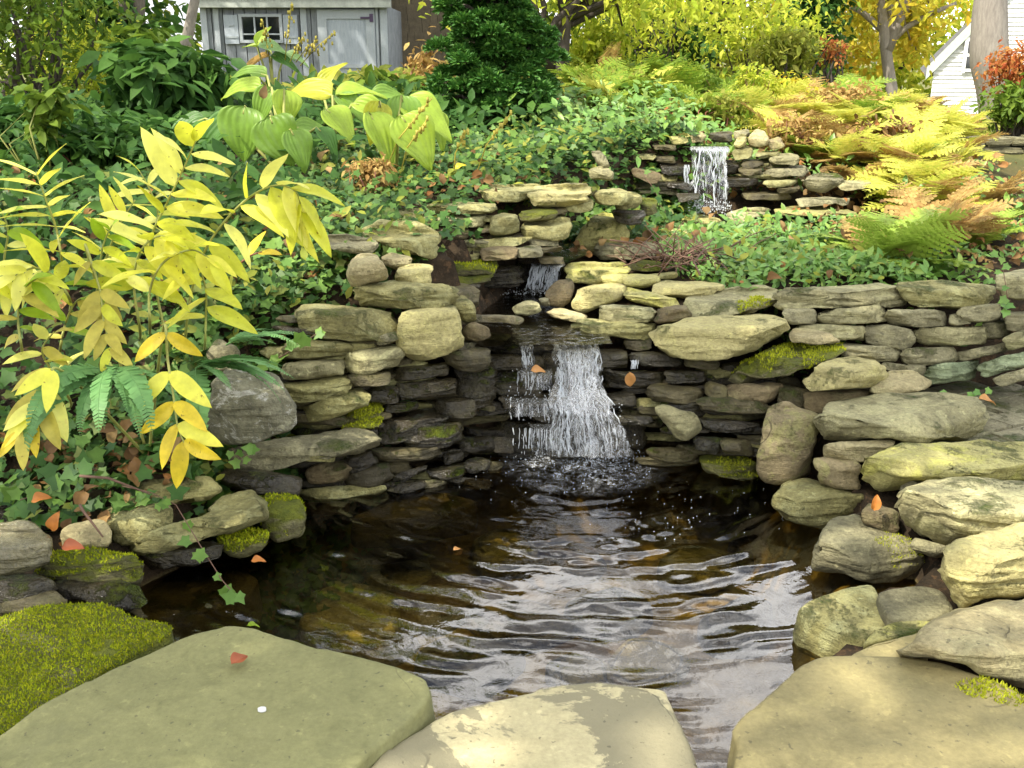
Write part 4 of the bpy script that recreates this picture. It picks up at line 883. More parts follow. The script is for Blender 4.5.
    for k in range(14):
        u = rng.random(); x0 = 694 + 33 * u; x1 = 692 + 36 * u + rng.gauss(0, 2)
        kn = [(x0, 148, 5.15), (x0, 152, 5.08), (x1, 180, 5.04), (x1 + rng.gauss(0, 1), 206 + rng.random() * 5, 5.02)]
        if rng.random() < .4: kn = kn[1:3]
        strand(mb, path(kn, .003, .003, 5), rng.uniform(.001, .003), rng.choice((2, 3, 5)))
    for k in range(10):
        x0 = 684 + 5 * rng.random(); strand(mb, path([(x0, 165, 5.1), (x0, 196, 5.08)], .002, .002), .0014, 4)
    for k in range(220): drop(mb, at(688 + 44 * rng.random(), 208 + rng.gauss(0, 4), 5.0 + rng.gauss(0, .03)), rng.uniform(.0015, .005))
    struct(mb.build('upper_cascade_water', M['foam']))
    # bubbles and froth drifting from the foot of the cascade
    mb = MB()
    for k in range(330):
        r = abs(rng.gauss(0, 1)); px = 578 + rng.gauss(0, 62); py = 456 + abs(rng.gauss(0, 22))
        if rng.random() < .5: px = 585 + rng.gauss(0, 30); py = 456 + abs(rng.gauss(0, 5))
        p = on(px, py, .003); drop(mb, p, rng.uniform(.0008, .0026) * (1 if py > 464 else 1.4))
    q = NB('foam patch'); q.set('Base Color', (.88, .91, .93)); q.set('Roughness', .4); tc = q.n('ShaderNodeTexCoord'); ln = q.n('ShaderNodeVectorMath', operation='LENGTH', i_0=tc.outputs['Object'])
    fo = q.math('MULTIPLY', q.rng(q.noise(tc.outputs['Object'], 55, 5, .7, 1.2), .46, .66), q.rng(ln.outputs['Value'], .03, .30, 1, 0)); fo = q.math('MULTIPLY', fo, q.rng(q.noise(tc.outputs['Object'], 14, 3, .6), .35, .6, .15, 1)); tr = q.n('ShaderNodeBsdfTransparent'); ms = q.n('ShaderNodeMixShader')
    q.link(fo, ms.inputs[0]); q.link(tr.outputs[0], ms.inputs[1]); q.link(q.b.outputs[0], ms.inputs[2]); q.link(ms.outputs[0], q.out.inputs[0])
    fs = on(583, 462, 0); gx = np.arange(-.34, .345, .0085); gy = np.arange(-.30, .16, .0085)
    fm = grid_mesh('foam_sheet', gx, gy, lambda x, y: waves(x + fs.x, y + fs.y) + .004 + .003 * np.array([noise.noise(Vector((a * 40, b * 40, 2))) for a, b in zip(x, y)]), q.m); fm.location = (fs.x, fs.y, 0); fm['kind'] = 'stuff'
    for k in range(60): drop(mb, on(rng.uniform(620, 800), rng.uniform(478, 540), .002), rng.uniform(.0012, .0026))
    o = mb.build('water_froth', M['froth']); o['kind'] = 'stuff'
build_water()
def build_bed():
    rng = random.Random(12)
    for i, (px, py, r) in enumerate(((330, 545, 34), (395, 560, 30), (290, 575, 30), (440, 530, 34), (505, 545, 26), (560, 560, 30), (350, 610, 34), (430, 600, 36), (520, 620, 34), (470, 655, 36), (610, 610, 30), (700, 560, 26), (760, 545, 26), (650, 660, 30), (740, 620, 26), (380, 640, 26), (580, 670, 26))):
        n = 9; r *= 1.35; pts = [(px + r * rng.uniform(.8, 1.35) * math.cos(6.283 * k / n), py + r * .55 * rng.uniform(.75, 1.25) * math.sin(6.283 * k / n)) for k in range(n)]
        o = slab_stone('bed_stone', pts, rng.uniform(-.30, -.24), .07, rng.choice(('ol', 'br', 'db', 'ol')), 1500 + i * 7, (rng.uniform(-.15, .15), rng.uniform(-.15, .15)), N=44)
        tag(o, 'olive brown stone lying on the pond bottom under the ripples', 'stone', 'stones on the bottom of the pond')
build_bed()
# ---------------------------------------------------------------- buildings, walls, paving
def build_buildings():
    gw = plain('weathered grey boards', (.27, .29, .31), .85, (.17, .19, .21), 6, .3, (14, 1, 1.2)); gd = plain('pale grey painted door', (.38, .42, .46), .8, (.29, .33, .37), 7, .2, (9, 1, 1))
    tr = plain('grey trim', (.36, .39, .41), .8, (.34, .38, .41), 7, .2, (8, 1, 1)); gl = plain('dark window glass', (.015, .018, .02), .08, spec=.8)
    rf = plain('dark roof', (.10, .07, .13), .9, (.07, .05, .09), 9, .2); fa = plain('pale fascia', (.44, .47, .42), .8)
    D = 13.5
    def X(px): return at(px, 40, D).x
    def Zp(py): return at(300, py, D).z
    def pane(mb, x0, x1, y0, y1, f, b): mb.box(((X(x0) + X(x1)) / 2, (f + b) / 2, (Zp(y0) + Zp(y1)) / 2), ((X(x1) - X(x0)) / 2, (b - f) / 2, (Zp(y0) - Zp(y1)) / 2))
    zb = .45; org = (X(295), D, zb); root = empty('garden_shed', org); tag(root, 'weathered grey garden shed with a small shuttered window and pale door', 'shed')
    mb = MB(); xa, xb = X(203), X(389); nb = 17
    for k in range(nb):
        a = xa + (xb - xa) * k / nb; b = a + (xb - xa) / nb - .012; mb.box(((a + b) / 2, D + .02 + .006 * (k % 3), (zb + Zp(6)) / 2), ((b - a) / 2, .02, (Zp(6) - zb) / 2))
    mb.box(((xa + xb) / 2, D + 1.3, (zb + Zp(6)) / 2), ((xb - xa) / 2 - .01, 1.25, (Zp(6) - zb) / 2)); mb.build('wall', gw, root, smooth=False)
    for a, b in ((203, 209), (216, 221), (302, 308), (376.5, 379), (381, 388)):
        mb = MB(); pane(mb, a, b, 8, 110, D - .03, D - .003); mb.build('trim', tr, root, smooth=False)
    mb = MB(); pane(mb, 198, 393, 0, 8, D - .16, D - .05); o = mb.build('fascia', fa, root, smooth=False)
    mb = MB(); z = Zp(0) + .004; mb.add([(xa - .15, D - .18, z), (xb + .1, D - .18, z), (xb + .1, D + 1.3, z + 1.0), (xa - .15, D + 1.3, z + 1.0), (xa - .15, D - .18, z + .07), (xb + .1, D - .18, z + .07), (xb + .1, D + 1.3, z + 1.07), (xa - .15, D + 1.3, z + 1.07), (xa - .15, D + 2.7, z), (xb + .1, D + 2.7, z)],
        [(0, 1, 2, 3), (4, 7, 6, 5), (0, 4, 5, 1), (1, 5, 6, 2), (0, 3, 7, 4), (7, 8, 9, 6)]); mb.build('roof', rf, root, smooth=False)
    wn = MB(); wn.box(((X(243) + X(282)) / 2, D - .012, (Zp(15) + Zp(42)) / 2), ((X(282) - X(243)) / 2 - .02, .004, (Zp(15) - Zp(42)) / 2 - .02)); win = wn.build('window', gl, root, smooth=False)
    mb = MB()
    for a, b, c, d in ((241, 244, 14, 43), (281, 284, 14, 43), (244, 281, 14, 17), (244, 281, 40, 43)): pane(mb, a, b, c, d, D - .05, D - .017)
    mb.build('frame', tr, win, smooth=False); mb = MB()
    for a, b, c, d in ((255.5, 257, 17, 40), (268, 269.5, 17, 40), (244, 281, 33.5, 35)): pane(mb, a, b, c, d, D - .04, D - .018)
    mb.build('glazing_bar', tr, win, smooth=False)
    for a, b in ((226, 240), (285, 299)):
        mb = MB(); pane(mb, a, b, 15, 44, D - .045, D - .004); sh = mb.build('shutter', gd, root, smooth=False)
        mb = MB(); pane(mb, a + 5, a + 10, 24.5, 26, D - .055, D - .046); pane(mb, a + 1, a + 13, 36, 38, D - .055, D - .046); mb.build('batten', tr, sh, smooth=False)
    mb = MB(); pane(mb, 319, 376, 9, 110, D - .03, D - .004); dr = mb.build('door', gd, root, smooth=False)
    mb = MB()
    for a, b, c, d in ((319, 328, 10, 110), (367, 375.5, 10, 110), (328, 367, 10, 19), (328, 367, 64, 68)): pane(mb, a, b, c, d, D - .05, D - .031)
    mb.build('door_frame', tr, dr, smooth=False); mb = MB(); pane(mb, 362, 374, 17, 19, D - .065, D - .052); pane(mb, 371, 374.5, 14, 22, D - .066, D - .0655 + .012); mb.build('hinge', rf, dr, smooth=False)
    # shingled outbuilding
    sg = plain('brown shingles', (.155, .125, .08), .9, (.10, .082, .055), 10, .3); D2 = 15.2
    root = empty('outbuilding', at(430, 80, D2)); root.location.z = .4; tag(root, 'brown shingled outbuilding right of the grey shed', 'building')
    mb = MB(); x0, x1 = at(385, 40, D2).x, at(500, 40, D2).x; z = .4
    while z < 2.55:
        x = x0
        while x < x1:
            w_ = rnd.uniform(.09, .2); mb.box((x + w_ / 2, D2 - rnd.uniform(0, .012), z + .07), (w_ / 2 - .003, .012, .075), Matrix.Rotation(.06, 3, 'X')); x += w_
        z += .125
    mb.box(((x0 + x1) / 2, D2 + 1.2, 1.5), ((x1 - x0) / 2 - .02, 1.17, 1.1)); mb.build('wall', sg, root, smooth=False)
    mb = MB(); mb.add([(x0 - .1, D2 - .2, 2.62), (x1 + .2, D2 - .2, 2.62), (x1 + .2, D2 + 1.2, 3.6), (x0 - .1, D2 + 1.2, 3.6), (x0 - .1, D2 + 2.6, 2.62), (x1 + .2, D2 + 2.6, 2.62)], [(0, 1, 2, 3), (3, 2, 5, 4)]); mb.build('roof', rf, root, smooth=False)
    # white house with a gable
    D3 = 19.5; wh = plain('white clapboards', (.80, .81, .80), .7, (.76, .77, .77), 5); gt = plain('pale green trim', (.60, .68, .58), .7); gr = plain('grey shingles', (.22, .22, .23), .9, (.16, .16, .17), 12, .3)
    P = lambda px, py, d=D3: at(px, py, d)
    ex, ez = P(934, 70).x, P(934, 70).z; ax = P(1052, -70).x; az = ez + (ax - ex) * 1.18; fx = 2 * ax - ex; zb = .2
    root = empty('white_house', (ex, D3, zb)); root.rotation_euler.z = -R(25); tag(root, 'white clapboard house with a steep gable at the top right', 'house')
    mb = MB(); n = 40
    for k in range(n):
        z0 = zb + (az - zb) * k / n; z1 = zb + (az - zb) * (k + 1) / n; e = 0 if z0 < ez else (z0 - ez) / 1.18; e1 = 0 if z1 < ez else (z1 - ez) / 1.18
        mb.add([(ex + e, D3 - .025, z0), (fx - e, D3 - .025, z0), (fx - e1, D3, z1), (ex + e1, D3, z1), (ex + e, D3, z0), (fx - e, D3, z0)], [(0, 1, 2, 3), (4, 5, 1, 0)])
    mb.add([(ex, D3 + .01, zb), (ex, D3 + 7, zb), (ex, D3 + 7, ez), (ex, D3 + .01, ez)], [(0, 1, 2, 3)]); mb.build('wall', wh, root, smooth=False)
    mb = MB()
    for s, x0 in ((1, ex), (-1, fx)):
        a = Vector((x0 - s * .12, D3 - .06, ez - .14)); b = Vector((ax, D3 - .06, az)); o = Vector((-s * .12, 0, .17))
        mb.add([a, b, b + Vector((0, 0, .24)), a + o, a + Vector((0, 7.5, 0)), b + Vector((0, 7.5, 0)), b + Vector((0, 7.5, .24)), a + o + Vector((0, 7.5, 0))], [(0, 1, 2, 3), (3, 2, 6, 7), (0, 4, 5, 1), (0, 3, 7, 4)])
    mb.build('roof', gr, root, smooth=False); mb = MB()
    for s, x0 in ((1, ex), (-1, fx)):
        a = Vector((x0 - s * .12, D3 - .10, ez - .17)); b = Vector((ax, D3 - .10, az - .03)); u = Vector((0, 0, .22)); mb.add([a, b, b + u, a + u, a + Vector((0, .035, 0)), b + Vector((0, .035, 0))], [(0, 1, 2, 3), (0, 4, 5, 1)])
    mb.build('rake_board', gt, root, smooth=False)
    a = P(970, 70, D3 - .03); b = P(977, 40, D3 - .03); mb = MB(); mb.box(((a.x + b.x) / 2, D3 - .05, (a.z + b.z) / 2), (.16, .01, (b.z - a.z) / 2)); win = mb.build('window', gl, root, smooth=False)
    mb = MB(); h = (b.z - a.z) / 2; cx, cz = (a.x + b.x) / 2, (a.z + b.z) / 2
    for dx in (-.18, .18): mb.box((cx + dx, D3 - .065, cz), (.03, .02, h + .05))
    for dz in (-h, 0, h): mb.box((cx, D3 - .066, cz + dz), (.15, .018, .025))
    mb.box((cx, D3 - .064, cz), (.015, .012, h)); mb.build('frame', wh, win, smooth=False)
    # far dry stone wall at the right
    st = M['gr']; D4 = 7.4; root = empty('dry_stone_wall', at(1010, 172, D4)); root.location.z = gz(root.location.x, D4); tag(root, 'low grey dry stone wall at the right behind the fern bank', 'wall')
    mb = MB(); za, zt = at(1000, 180, D4).z, at(1000, 138, D4).z; nrow = 5; rng = random.Random(8)
    bmv = bmesh.new(); 
    for r in range(nrow):
        x = at(972, 150, D4).x + rng.uniform(-.1, .05); h = (zt - za) / nrow
        while x < 5.4:
            w_ = rng.uniform(.14, .34); g = bmesh.ops.create_cube(bmv, size=1)['verts']; c = Vector((x + w_ / 2, D4 + .12 + .04 * (x - 3.4) + rng.uniform(-.015, .015), za + (r + .5) * h))
            for v in g: v.co = Vector((v.co.x * (w_ - .012) + rng.gauss(0, .006), v.co.y * .26 + rng.gauss(0, .01), v.co.z * (h - .008) + rng.gauss(0, .006))) + c
            x += w_
    bmesh.ops.bevel(bmv, geom=bmv.edges[:], offset=.014, segments=2, affect='EDGES'); me = bpy.data.meshes.new('wall_stones'); bmv.to_mesh(me); bmv.free(); me.materials.append(st)
    for v in me.vertices: v.co = v.co + Vector((0, -.02, 0)) * noise.noise(v.co * 14) - root.location
    o = bpy.data.objects.new('wall_stones', me); col.objects.link(o); o.parent = root
    # brick paving at the right
    pv = stone_mat('paving bricks', (.26, .24, .18), (.19, .175, .13), (.34, .34, .24), la=.4, dark=.4, moss=.5, strata=0, upmoss=.3)
    mb = MB(); z = .165; rng = random.Random(3); a = R(28); rot = Matrix.Rotation(a, 3, 'Z')
    for i in range(-4, 26):
        for j in range(-14, 14):
            c = rot @ Vector((i * .205 + (.1 if j % 2 else 0), j * .102, 0)) + Vector((1.2, 2.6, 0))
            if not (.98 < c.x < 3.6 and 1.9 < c.y < 3.42): continue
            if c.x < 1.2 + (2.6 - c.y) * .2: continue
            mb.box((c.x, c.y, z + rng.gauss(0, .003)), (.0985, .0475, .03), Matrix.Rotation(a + rng.gauss(0, .02), 3, 'Z'))
    o = mb.build('brick_paving', pv, smooth=False); struct(o)
build_buildings()
# ---------------------------------------------------------------- plants
RNG = np.random.default_rng(77); rnd = random.Random(5)
T_LEAF = (np.array([(0, 0, 0), (.24, .42, .05), (0, 1, -.06), (0, .45, -.02), (-.24, .42, .05)]), np.array([[0, 1, 2, 3], [0, 3, 2, 4]]))
T_WIDE = (np.array([(0, 0, 0), (.36, .40, .06), (0, 1, -.10), (0, .42, -.02), (-.36, .40, .06)]), np.array([[0, 1, 2, 3], [0, 3, 2, 4]]))
T_NEEDLE = (np.array([(-.1, 0, 0), (.1, 0, 0), (.05, 1, 0), (-.05, 1, 0)]), np.array([[0, 1, 2, 3]]))
def _ivy():
    ang = [-90 + 0, -20, 25, 90, 155, 200]  # tips: right low, right, top, left ...
    tips = [(a, r) for a, r in ((-42, .52), (20, .58), (90, .86), (160, .58), (222, .52))]
    no = [(-90, .22), (-10, .40), (54, .45), (126, .45), (190, .40)]
    V = [(0, .12, -.03)] + [(r * math.cos(R(a)), .12 + r * math.sin(R(a)), .02) for a, r in no] + [(r * math.cos(R(a)), .12 + r * math.sin(R(a)), .0) for a, r in tips]
    F = [[0, 1 + i, 6 + i, 1 + (i + 1) % 5] for i in range(5)]
    return np.array(V) * .8, np.array(F)
T_IVY = _ivy()
def blade(nu, nv, wid, fold=.12, curve=.15, ribs=0, ramp=0.0, tipw=1.0, wave=0.0):
    V = []; F = []
    for j in range(nv + 1):
        t = j / nv; wv = wid * .5 * (math.sin(math.pi * min(1, t ** .78)) ** .75 if 0 < t < 1 else 0.0)
        if tipw != 1: wv = wid * .5 * (math.sin(math.pi * t ** tipw) ** .8 if 0 < t < 1 else 0)
        for i in range(nu + 1):
            u = i / nu * 2 - 1; x = u * wv
            z = fold * abs(u) * wv * 2 - curve * t * t + (ribs * math.cos(u * math.pi * min(nu * .5, 7)) if ribs else 0) * (wv / (wid * .5 + 1e-9)) + wave * math.sin(9 * t + 2 * u) * abs(u)
            V.append((x, t, z))
    for j in range(nv):
        for i in range(nu):
            a = j * (nu + 1) + i; F.append((a, a + 1, a + nu + 2, a + nu + 1))
    return np.array(V), np.array(F)
T_LEAF = blade(2, 3, .44, .16, .10); T_WIDE = blade(2, 3, .70, .14, .12)
def frame(d, n0):
    d = Vector(d).normalized(); x = d.cross(Vector(n0))
    if x.length < 1e-4: x = d.cross(Vector((1, 0, 0)))
    x.normalize(); n = x.cross(d)
    return np.array([[x.x, d.x, n.x], [x.y, d.y, n.y], [x.z, d.z, n.z]])
G = {
    'y1': leaf_mat('leaf yellow', [(.80, .76, .09), (.82, .80, .18)], .42, .42, .35, .16, (.52, .36, .06)),
    'y2': leaf_mat('leaf pale yellow', [(.82, .80, .20), (.84, .83, .32)], .42, .42, .35, .14, (.60, .46, .14)),
    'y3': leaf_mat('leaf yellow green', [(.60, .64, .06), (.66, .66, .09)], .45, .42, .35, .2, (.42, .40, .06)),
    'y4': leaf_mat('leaf golden', [(.70, .52, .04), (.76, .60, .07)], .40, .42, .35, .22, (.38, .20, .03)),
    'y5': leaf_mat('leaf lime', [(.26, .42, .03), (.34, .48, .04)], .45, .42, .35, .2),
    'y6': leaf_mat('leaf faded', [(.58, .50, .16), (.50, .44, .10)], .40, .5, .25, .25, (.36, .28, .08)),
    'h1': leaf_mat('hosta green', [(.15, .27, .05), (.19, .32, .06)], .35, .38, .4, .18),
    'h2': leaf_mat('hosta lime', [(.30, .44, .06), (.36, .48, .08)], .4, .4, .4, .16),
    'h3': leaf_mat('hosta yellow', [(.48, .48, .05), (.44, .46, .06)], .4, .4, .4, .25, (.55, .38, .03)),
    'h4': leaf_mat('hosta blue green', [(.15, .26, .13), (.18, .29, .14)], .3, .4, .4, .15),
    'h5': leaf_mat('hosta dark', [(.06, .16, .03), (.08, .19, .04)], .35, .38, .4, .18),
    'stem': plain('stem', (.34, .34, .09), .6, (.26, .30, .07)),
    'redstem': plain('red stem', (.26, .10, .06), .6),
    'ivy': leaf_mat('ivy', [(.022, .07, .016), (.05, .125, .026), (.035, .095, .024), (.10, .19, .04), (.03, .08, .022), (.17, .20, .045)], .2, .5, .3, .25),
    'ivyl': leaf_mat('ivy light', [(.10, .20, .05), (.15, .26, .06), (.07, .16, .04)], .25, .5, .3, .2),
    'gc': leaf_mat('ground cover', [(.09, .20, .05), (.16, .30, .09), (.12, .24, .05), (.24, .34, .09)], .25, .4, .4, .25),
    'fd': leaf_mat('fern dark', [(.11, .25, .11), (.15, .31, .14)], .3, .5, .3, .2),
    'fl': leaf_mat('fern light', [(.26, .38, .07), (.34, .46, .10)], .4, .5, .3, .2),
    'fy': leaf_mat('fern yellow', [(.56, .56, .12), (.64, .61, .18), (.44, .52, .10)], .45, .55, .2, .2),
    'fg': leaf_mat('fern green', [(.15, .26, .04), (.22, .33, .05), (.30, .36, .06)], .4, .55, .2, .2),
    'fb': leaf_mat('fern brown', [(.31, .18, .08), (.40, .26, .12), (.48, .36, .17)], .35, .6, .2, .25),
    'ev': leaf_mat('evergreen', [(.025, .09, .02), (.06, .17, .035), (.035, .115, .025), (.13, .28, .06)], .12, .55, .3, .2),
    'tg': leaf_mat('tree leaf green', [(.07, .13, .025), (.12, .20, .03), (.17, .25, .04), (.09, .15, .03)], .4, .55, .15, .2),
    'td': leaf_mat('tree leaf dark', [(.03, .085, .025), (.05, .12, .035), (.08, .17, .04)], .35, .55, .15, .2),
    'ty': leaf_mat('tree leaf yellow green', [(.34, .44, .05), (.50, .56, .07), (.62, .62, .12), (.22, .34, .05)], .5, .55, .15, .2),
    'tgold': leaf_mat('tree leaf gold', [(.58, .46, .05), (.66, .58, .10), (.45, .46, .06), (.6, .38, .05)], .5, .55, .15, .2),
    'tol': leaf_mat('tree leaf olive', [(.22, .27, .05), (.30, .33, .07), (.36, .36, .10), (.15, .20, .04)], .45, .55, .15, .25),
    'tr': leaf_mat('tree leaf red', [(.42, .10, .05), (.52, .19, .09), (.46, .26, .10), (.32, .08, .04)], .45, .55, .15, .2),
    'lit': leaf_mat('dead leaves', [(.15, .075, .035), (.21, .12, .06), (.11, .06, .032), (.30, .20, .11), (.30, .12, .045)], .15, .6, .2, .25),
    'orange': leaf_mat('orange leaf', [(.44, .15, .04), (.48, .19, .06)], .25, .5, .3, .25),
    'pink': leaf_mat('pale orange leaf', [(.52, .27, .13), (.48, .23, .10)], .25, .5, .3, .2),
    'redl': leaf_mat('dark red leaf', [(.28, .07, .04), (.32, .10, .06)], .2, .5, .3, .2),
    'twig': plain('dead twig', (.17, .10, .065), .8, (.11, .06, .04)),
    'bark': plain('bark', (.17, .145, .115), .9, (.09, .075, .06), 7, .9, (6, 6, 1.2)),
    'barkl': plain('pale bark', (.30, .27, .23), .9, (.20, .175, .15), 7, .8, (6, 6, 1.2)),
    'barkd': plain('dark bark', (.075, .06, .05), .9, (.05, .042, .035), 7, .8, (6, 6, 1.2)),
}
def ground_at(px, py, lo=2.0, hi=14):
    """first point of the earth along the line of sight"""
    ys = np.arange(lo, hi, .02); x, u = (px - 512) / FPX, (384 - py) / FPX; ry = CP + u * SP; k = ys / ry
    z = CAM.z + (-SP + u * CP) * k; g = ground_z(x * k, ys); b = np.where(z <= g)[0]
    i = b[0] if len(b) else len(ys) - 1
    return Vector((x * k[i], ys[i], g[i]))
# -- single leaves on stems
L_SOL = [blade(6, 9, .40, .10, c, .0055, wave=.012) for c in (.10, .22, .34)]
def leaf_obj(tm, P, d, n0, L, mat, parent, name='leaf', sx=1.0):
    Mx = frame(d, n0) * L; Mx[:, 0] *= sx; V = tm[0] @ Mx.T + np.array(P) - np.array(parent_origin(parent)); F = tm[1]
    return mk(name, V, F.ravel(), np.arange(len(F)) * 4, np.full(len(F), 4), mat, (0, 0, 0), parent)
def solomon(label, knots, n, lpx, mats, t0=.25, ang=52, droop=.35, base=None, stemmat='stem', face=(0, -.4, .9), both=False, sx=1.0, curl=None):
    sx *= .84
    n = n if both else int(n * 1.35)
    K = [at(*k) for k in knots]
    base = base or ground_at(knots[0][0], min(knots[0][1] + 12, 470), knots[0][2] - .05)
    pts = [base] + K if (K[0] - base).length > .03 else K
    # smooth
    S = []
    for i in range(len(pts) - 1):
        p0 = pts[max(i - 1, 0)]; p1 = pts[i]; p2 = pts[i + 1]; p3 = pts[min(i + 2, len(pts) - 1)]
        for k in range(8):
            t = k / 8; S.append(.5 * ((2 * p1) + (p2 - p0) * t + (2 * p0 - 5 * p1 + 4 * p2 - p3) * t * t + (3 * p1 - p0 - 3 * p2 + p3) * t ** 3))
    S.append(pts[-1]); root = empty('solomons_seal', S[0]); tag(root, label, 'plant', 'yellowing solomons seal stems on the left bank')
    mb = MB(); m = len(S); mb.tube(S, [.0042 - .0026 * i / m for i in range(m)], 6); mb.build('stem', G[stemmat], root)
    i0 = 8 if len(pts) > len(K) else 0
    for k in range(n):
        t = t0 + (1 - t0) * (k + .5) / n; f = i0 + t * (m - 1 - i0); i = min(int(f), m - 2); P = S[i].lerp(S[i + 1], f - i); T = (S[i + 1] - S[i]).normalized()
        last = k == n - 1
        for side in ((1, -1) if both else ((1 if k % 2 else -1),)):
            a = R(ang * (1 - .35 * t)) * (0.0 if last and not both else 1) * side + rnd.gauss(0, .12)
            # rotate about the view axis, then let it hang
            vx = Vector((T.x * math.cos(a) + T.z * math.sin(a), T.y + rnd.uniform(-.45, .1), -T.x * math.sin(a) + T.z * math.cos(a)))
            vx.z -= droop * rnd.uniform(.6, 1.4); D = P.y; L = lpx * .86 * D * 1.06 / FPX * rnd.uniform(.78, 1.12) * (.8 + .35 * math.sin(math.pi * (.15 + .75 * t)))
            n0 = Vector(face) + Vector((rnd.uniform(-.45, .45), rnd.uniform(-.3, .3), rnd.uniform(-.3, .3)))
            leaf_obj(rnd.choice(L_SOL) if curl is None else L_SOL[curl], P, vx, n0, L, G[rnd.choice(mats)], root, sx=sx)
    return root
def build_solomon():
    b1 = Vector((-1.02, 2.62, gz(-1.02, 2.62)))
    Y = ['y2', 'y1', 'y3', 'y2', 'y3']
    solomon('tall upright yellow stem rising highest, its top leaves before the hosta', [(168, 345, 2.50), (158, 300, 2.48), (150, 245, 2.46), (166, 205, 2.42), (182, 172, 2.40), (196, 140, 2.38)], 14, 58, Y, .3, 58, .30)
    solomon('yellow stem arching right, big leaves hanging above the ivy', [(185, 340, 2.48), (192, 290, 2.44), (208, 245, 2.40), (240, 205, 2.36), (272, 186, 2.34), (296, 192, 2.33), (302, 218, 2.33)], 14, 58, Y, .28, 60, .55)
    solomon('leftmost fan of narrow pale yellow leaves pointing right and left', [(62, 262, 2.50), (56, 228, 2.48), (46, 200, 2.46), (36, 172, 2.45)], 8, 50, ['y2', 'y1', 'y2'], .05, 88, .05, None, 'stem', (0, .1, 1), True, .72, 0)
    solomon('slender yellow stem between the left fan and the tall upright stem', [(95, 300, 2.58), (105, 262, 2.56), (118, 228, 2.54), (135, 200, 2.52)], 6, 46, ['y2', 'y1'], .2, 75, .1, None, 'stem', (0, .1, 1), True, .72, 0)
    solomon('drooping stem of faded yellow leaves in two neat rows, left of the golden spray', [(88, 255, 2.40), (100, 290, 2.36), (104, 322, 2.32), (112, 352, 2.28)], 6, 40, ['y6', 'y6', 'y3', 'y6'], .12, 78, .30, b1, 'stem', (0, -.9, .4), True, 1.05, 1)
    solomon('golden spray hanging lowest over the grey lichen boulder', [(163, 330, 2.26), (168, 362, 2.22), (174, 400, 2.18), (178, 428, 2.15), (186, 446, 2.13)], 5, 56, ['y4', 'y4', 'y1'], .02, 72, .22, b1, 'stem', (0, -.95, .3), True, 1.02, 1)
    solomon('drooping stem of buff yellow leaves at the lower left edge', [(64, 372, 2.20), (48, 392, 2.16), (34, 412, 2.13), (18, 436, 2.10)], 5, 52, ['y2', 'y1', 'y4', 'y6'], .0, 62, .35, b1, 'stem', (0, -.95, .3), True, 1.0, 1)
    solomon('pale yellow cluster bending left at mid height by the left edge', [(70, 300, 2.42), (56, 278, 2.38), (38, 268, 2.36), (22, 272, 2.34), (4, 284, 2.33)], 9, 50, ['y2', 'y3', 'y2'], .1, 60, .45)
    solomon('lime green leaved stem in the middle of the yellow stems', [(110, 330, 2.46), (100, 290, 2.44), (102, 250, 2.43), (112, 225, 2.42)], 9, 42, ['y5', 'y3', 'y5'], .2, 60, .5)
    solomon('yellow green stem right of the lime green one, leaves drooping', [(140, 330, 2.44), (134, 285, 2.42), (140, 252, 2.40), (160, 236, 2.38), (182, 246, 2.36)], 9, 48, ['y3', 'y1', 'y3'], .2, 62, .6)
    solomon('yellow green stem at the left edge above the lower drooping stem', [(22, 350, 2.36), (18, 320, 2.34), (22, 292, 2.33), (40, 276, 2.32)], 7, 44, ['y3', 'y6', 'y5'], .1, 60, .55)
    solomon('shaded greenish stem low behind the faded leaves', [(60, 350, 2.50), (66, 322, 2.48), (78, 300, 2.47), (100, 296, 2.46)], 7, 44, ['y3', 'y5', 'y6'], .1, 60, .5)
    solomon('short yellow stem crossing in front of the tall upright stem', [(150, 325, 2.36), (150, 290, 2.34), (164, 262, 2.32), (192, 250, 2.31), (214, 262, 2.31)], 8, 50, ['y1', 'y2', 'y3'], .2, 58, .6)
    solomon('yellow stem with two long leaves beside the pale twisted fern frond', [(205, 345, 2.44), (206, 315, 2.42), (206, 290, 2.40), (200, 268, 2.38)], 5, 52, ['y3', 'y1'], .25, 60, .9)
    solomon('spotted yellow pair of leaves lying over the ivy', [(240, 265, 2.6), (250, 256, 2.58), (262, 252, 2.56)], 2, 34, ['y4'], .3, 60, .1, None, 'redstem')
    solomon('left edge stem topped with a few green yellow leaves', [(6, 300, 2.52), (4, 262, 2.50), (8, 232, 2.48), (2, 212, 2.47)], 7, 42, ['y3', 'y2', 'y5'], .2, 62, .45)
    solomon('deep back stem of small yellow leaves near the big hosta', [(150, 240, 2.8), (158, 215, 2.78), (150, 190, 2.76), (140, 172, 2.75)], 6, 34, ['y2', 'y3'], .2, 65, .3)
    solomon('pale leaved stem low in front of the sword fern', [(70, 400, 2.42), (52, 372, 2.40), (42, 350, 2.38), (54, 332, 2.36)], 6, 44, ['y6', 'y3', 'y2'], .1, 60, .6)
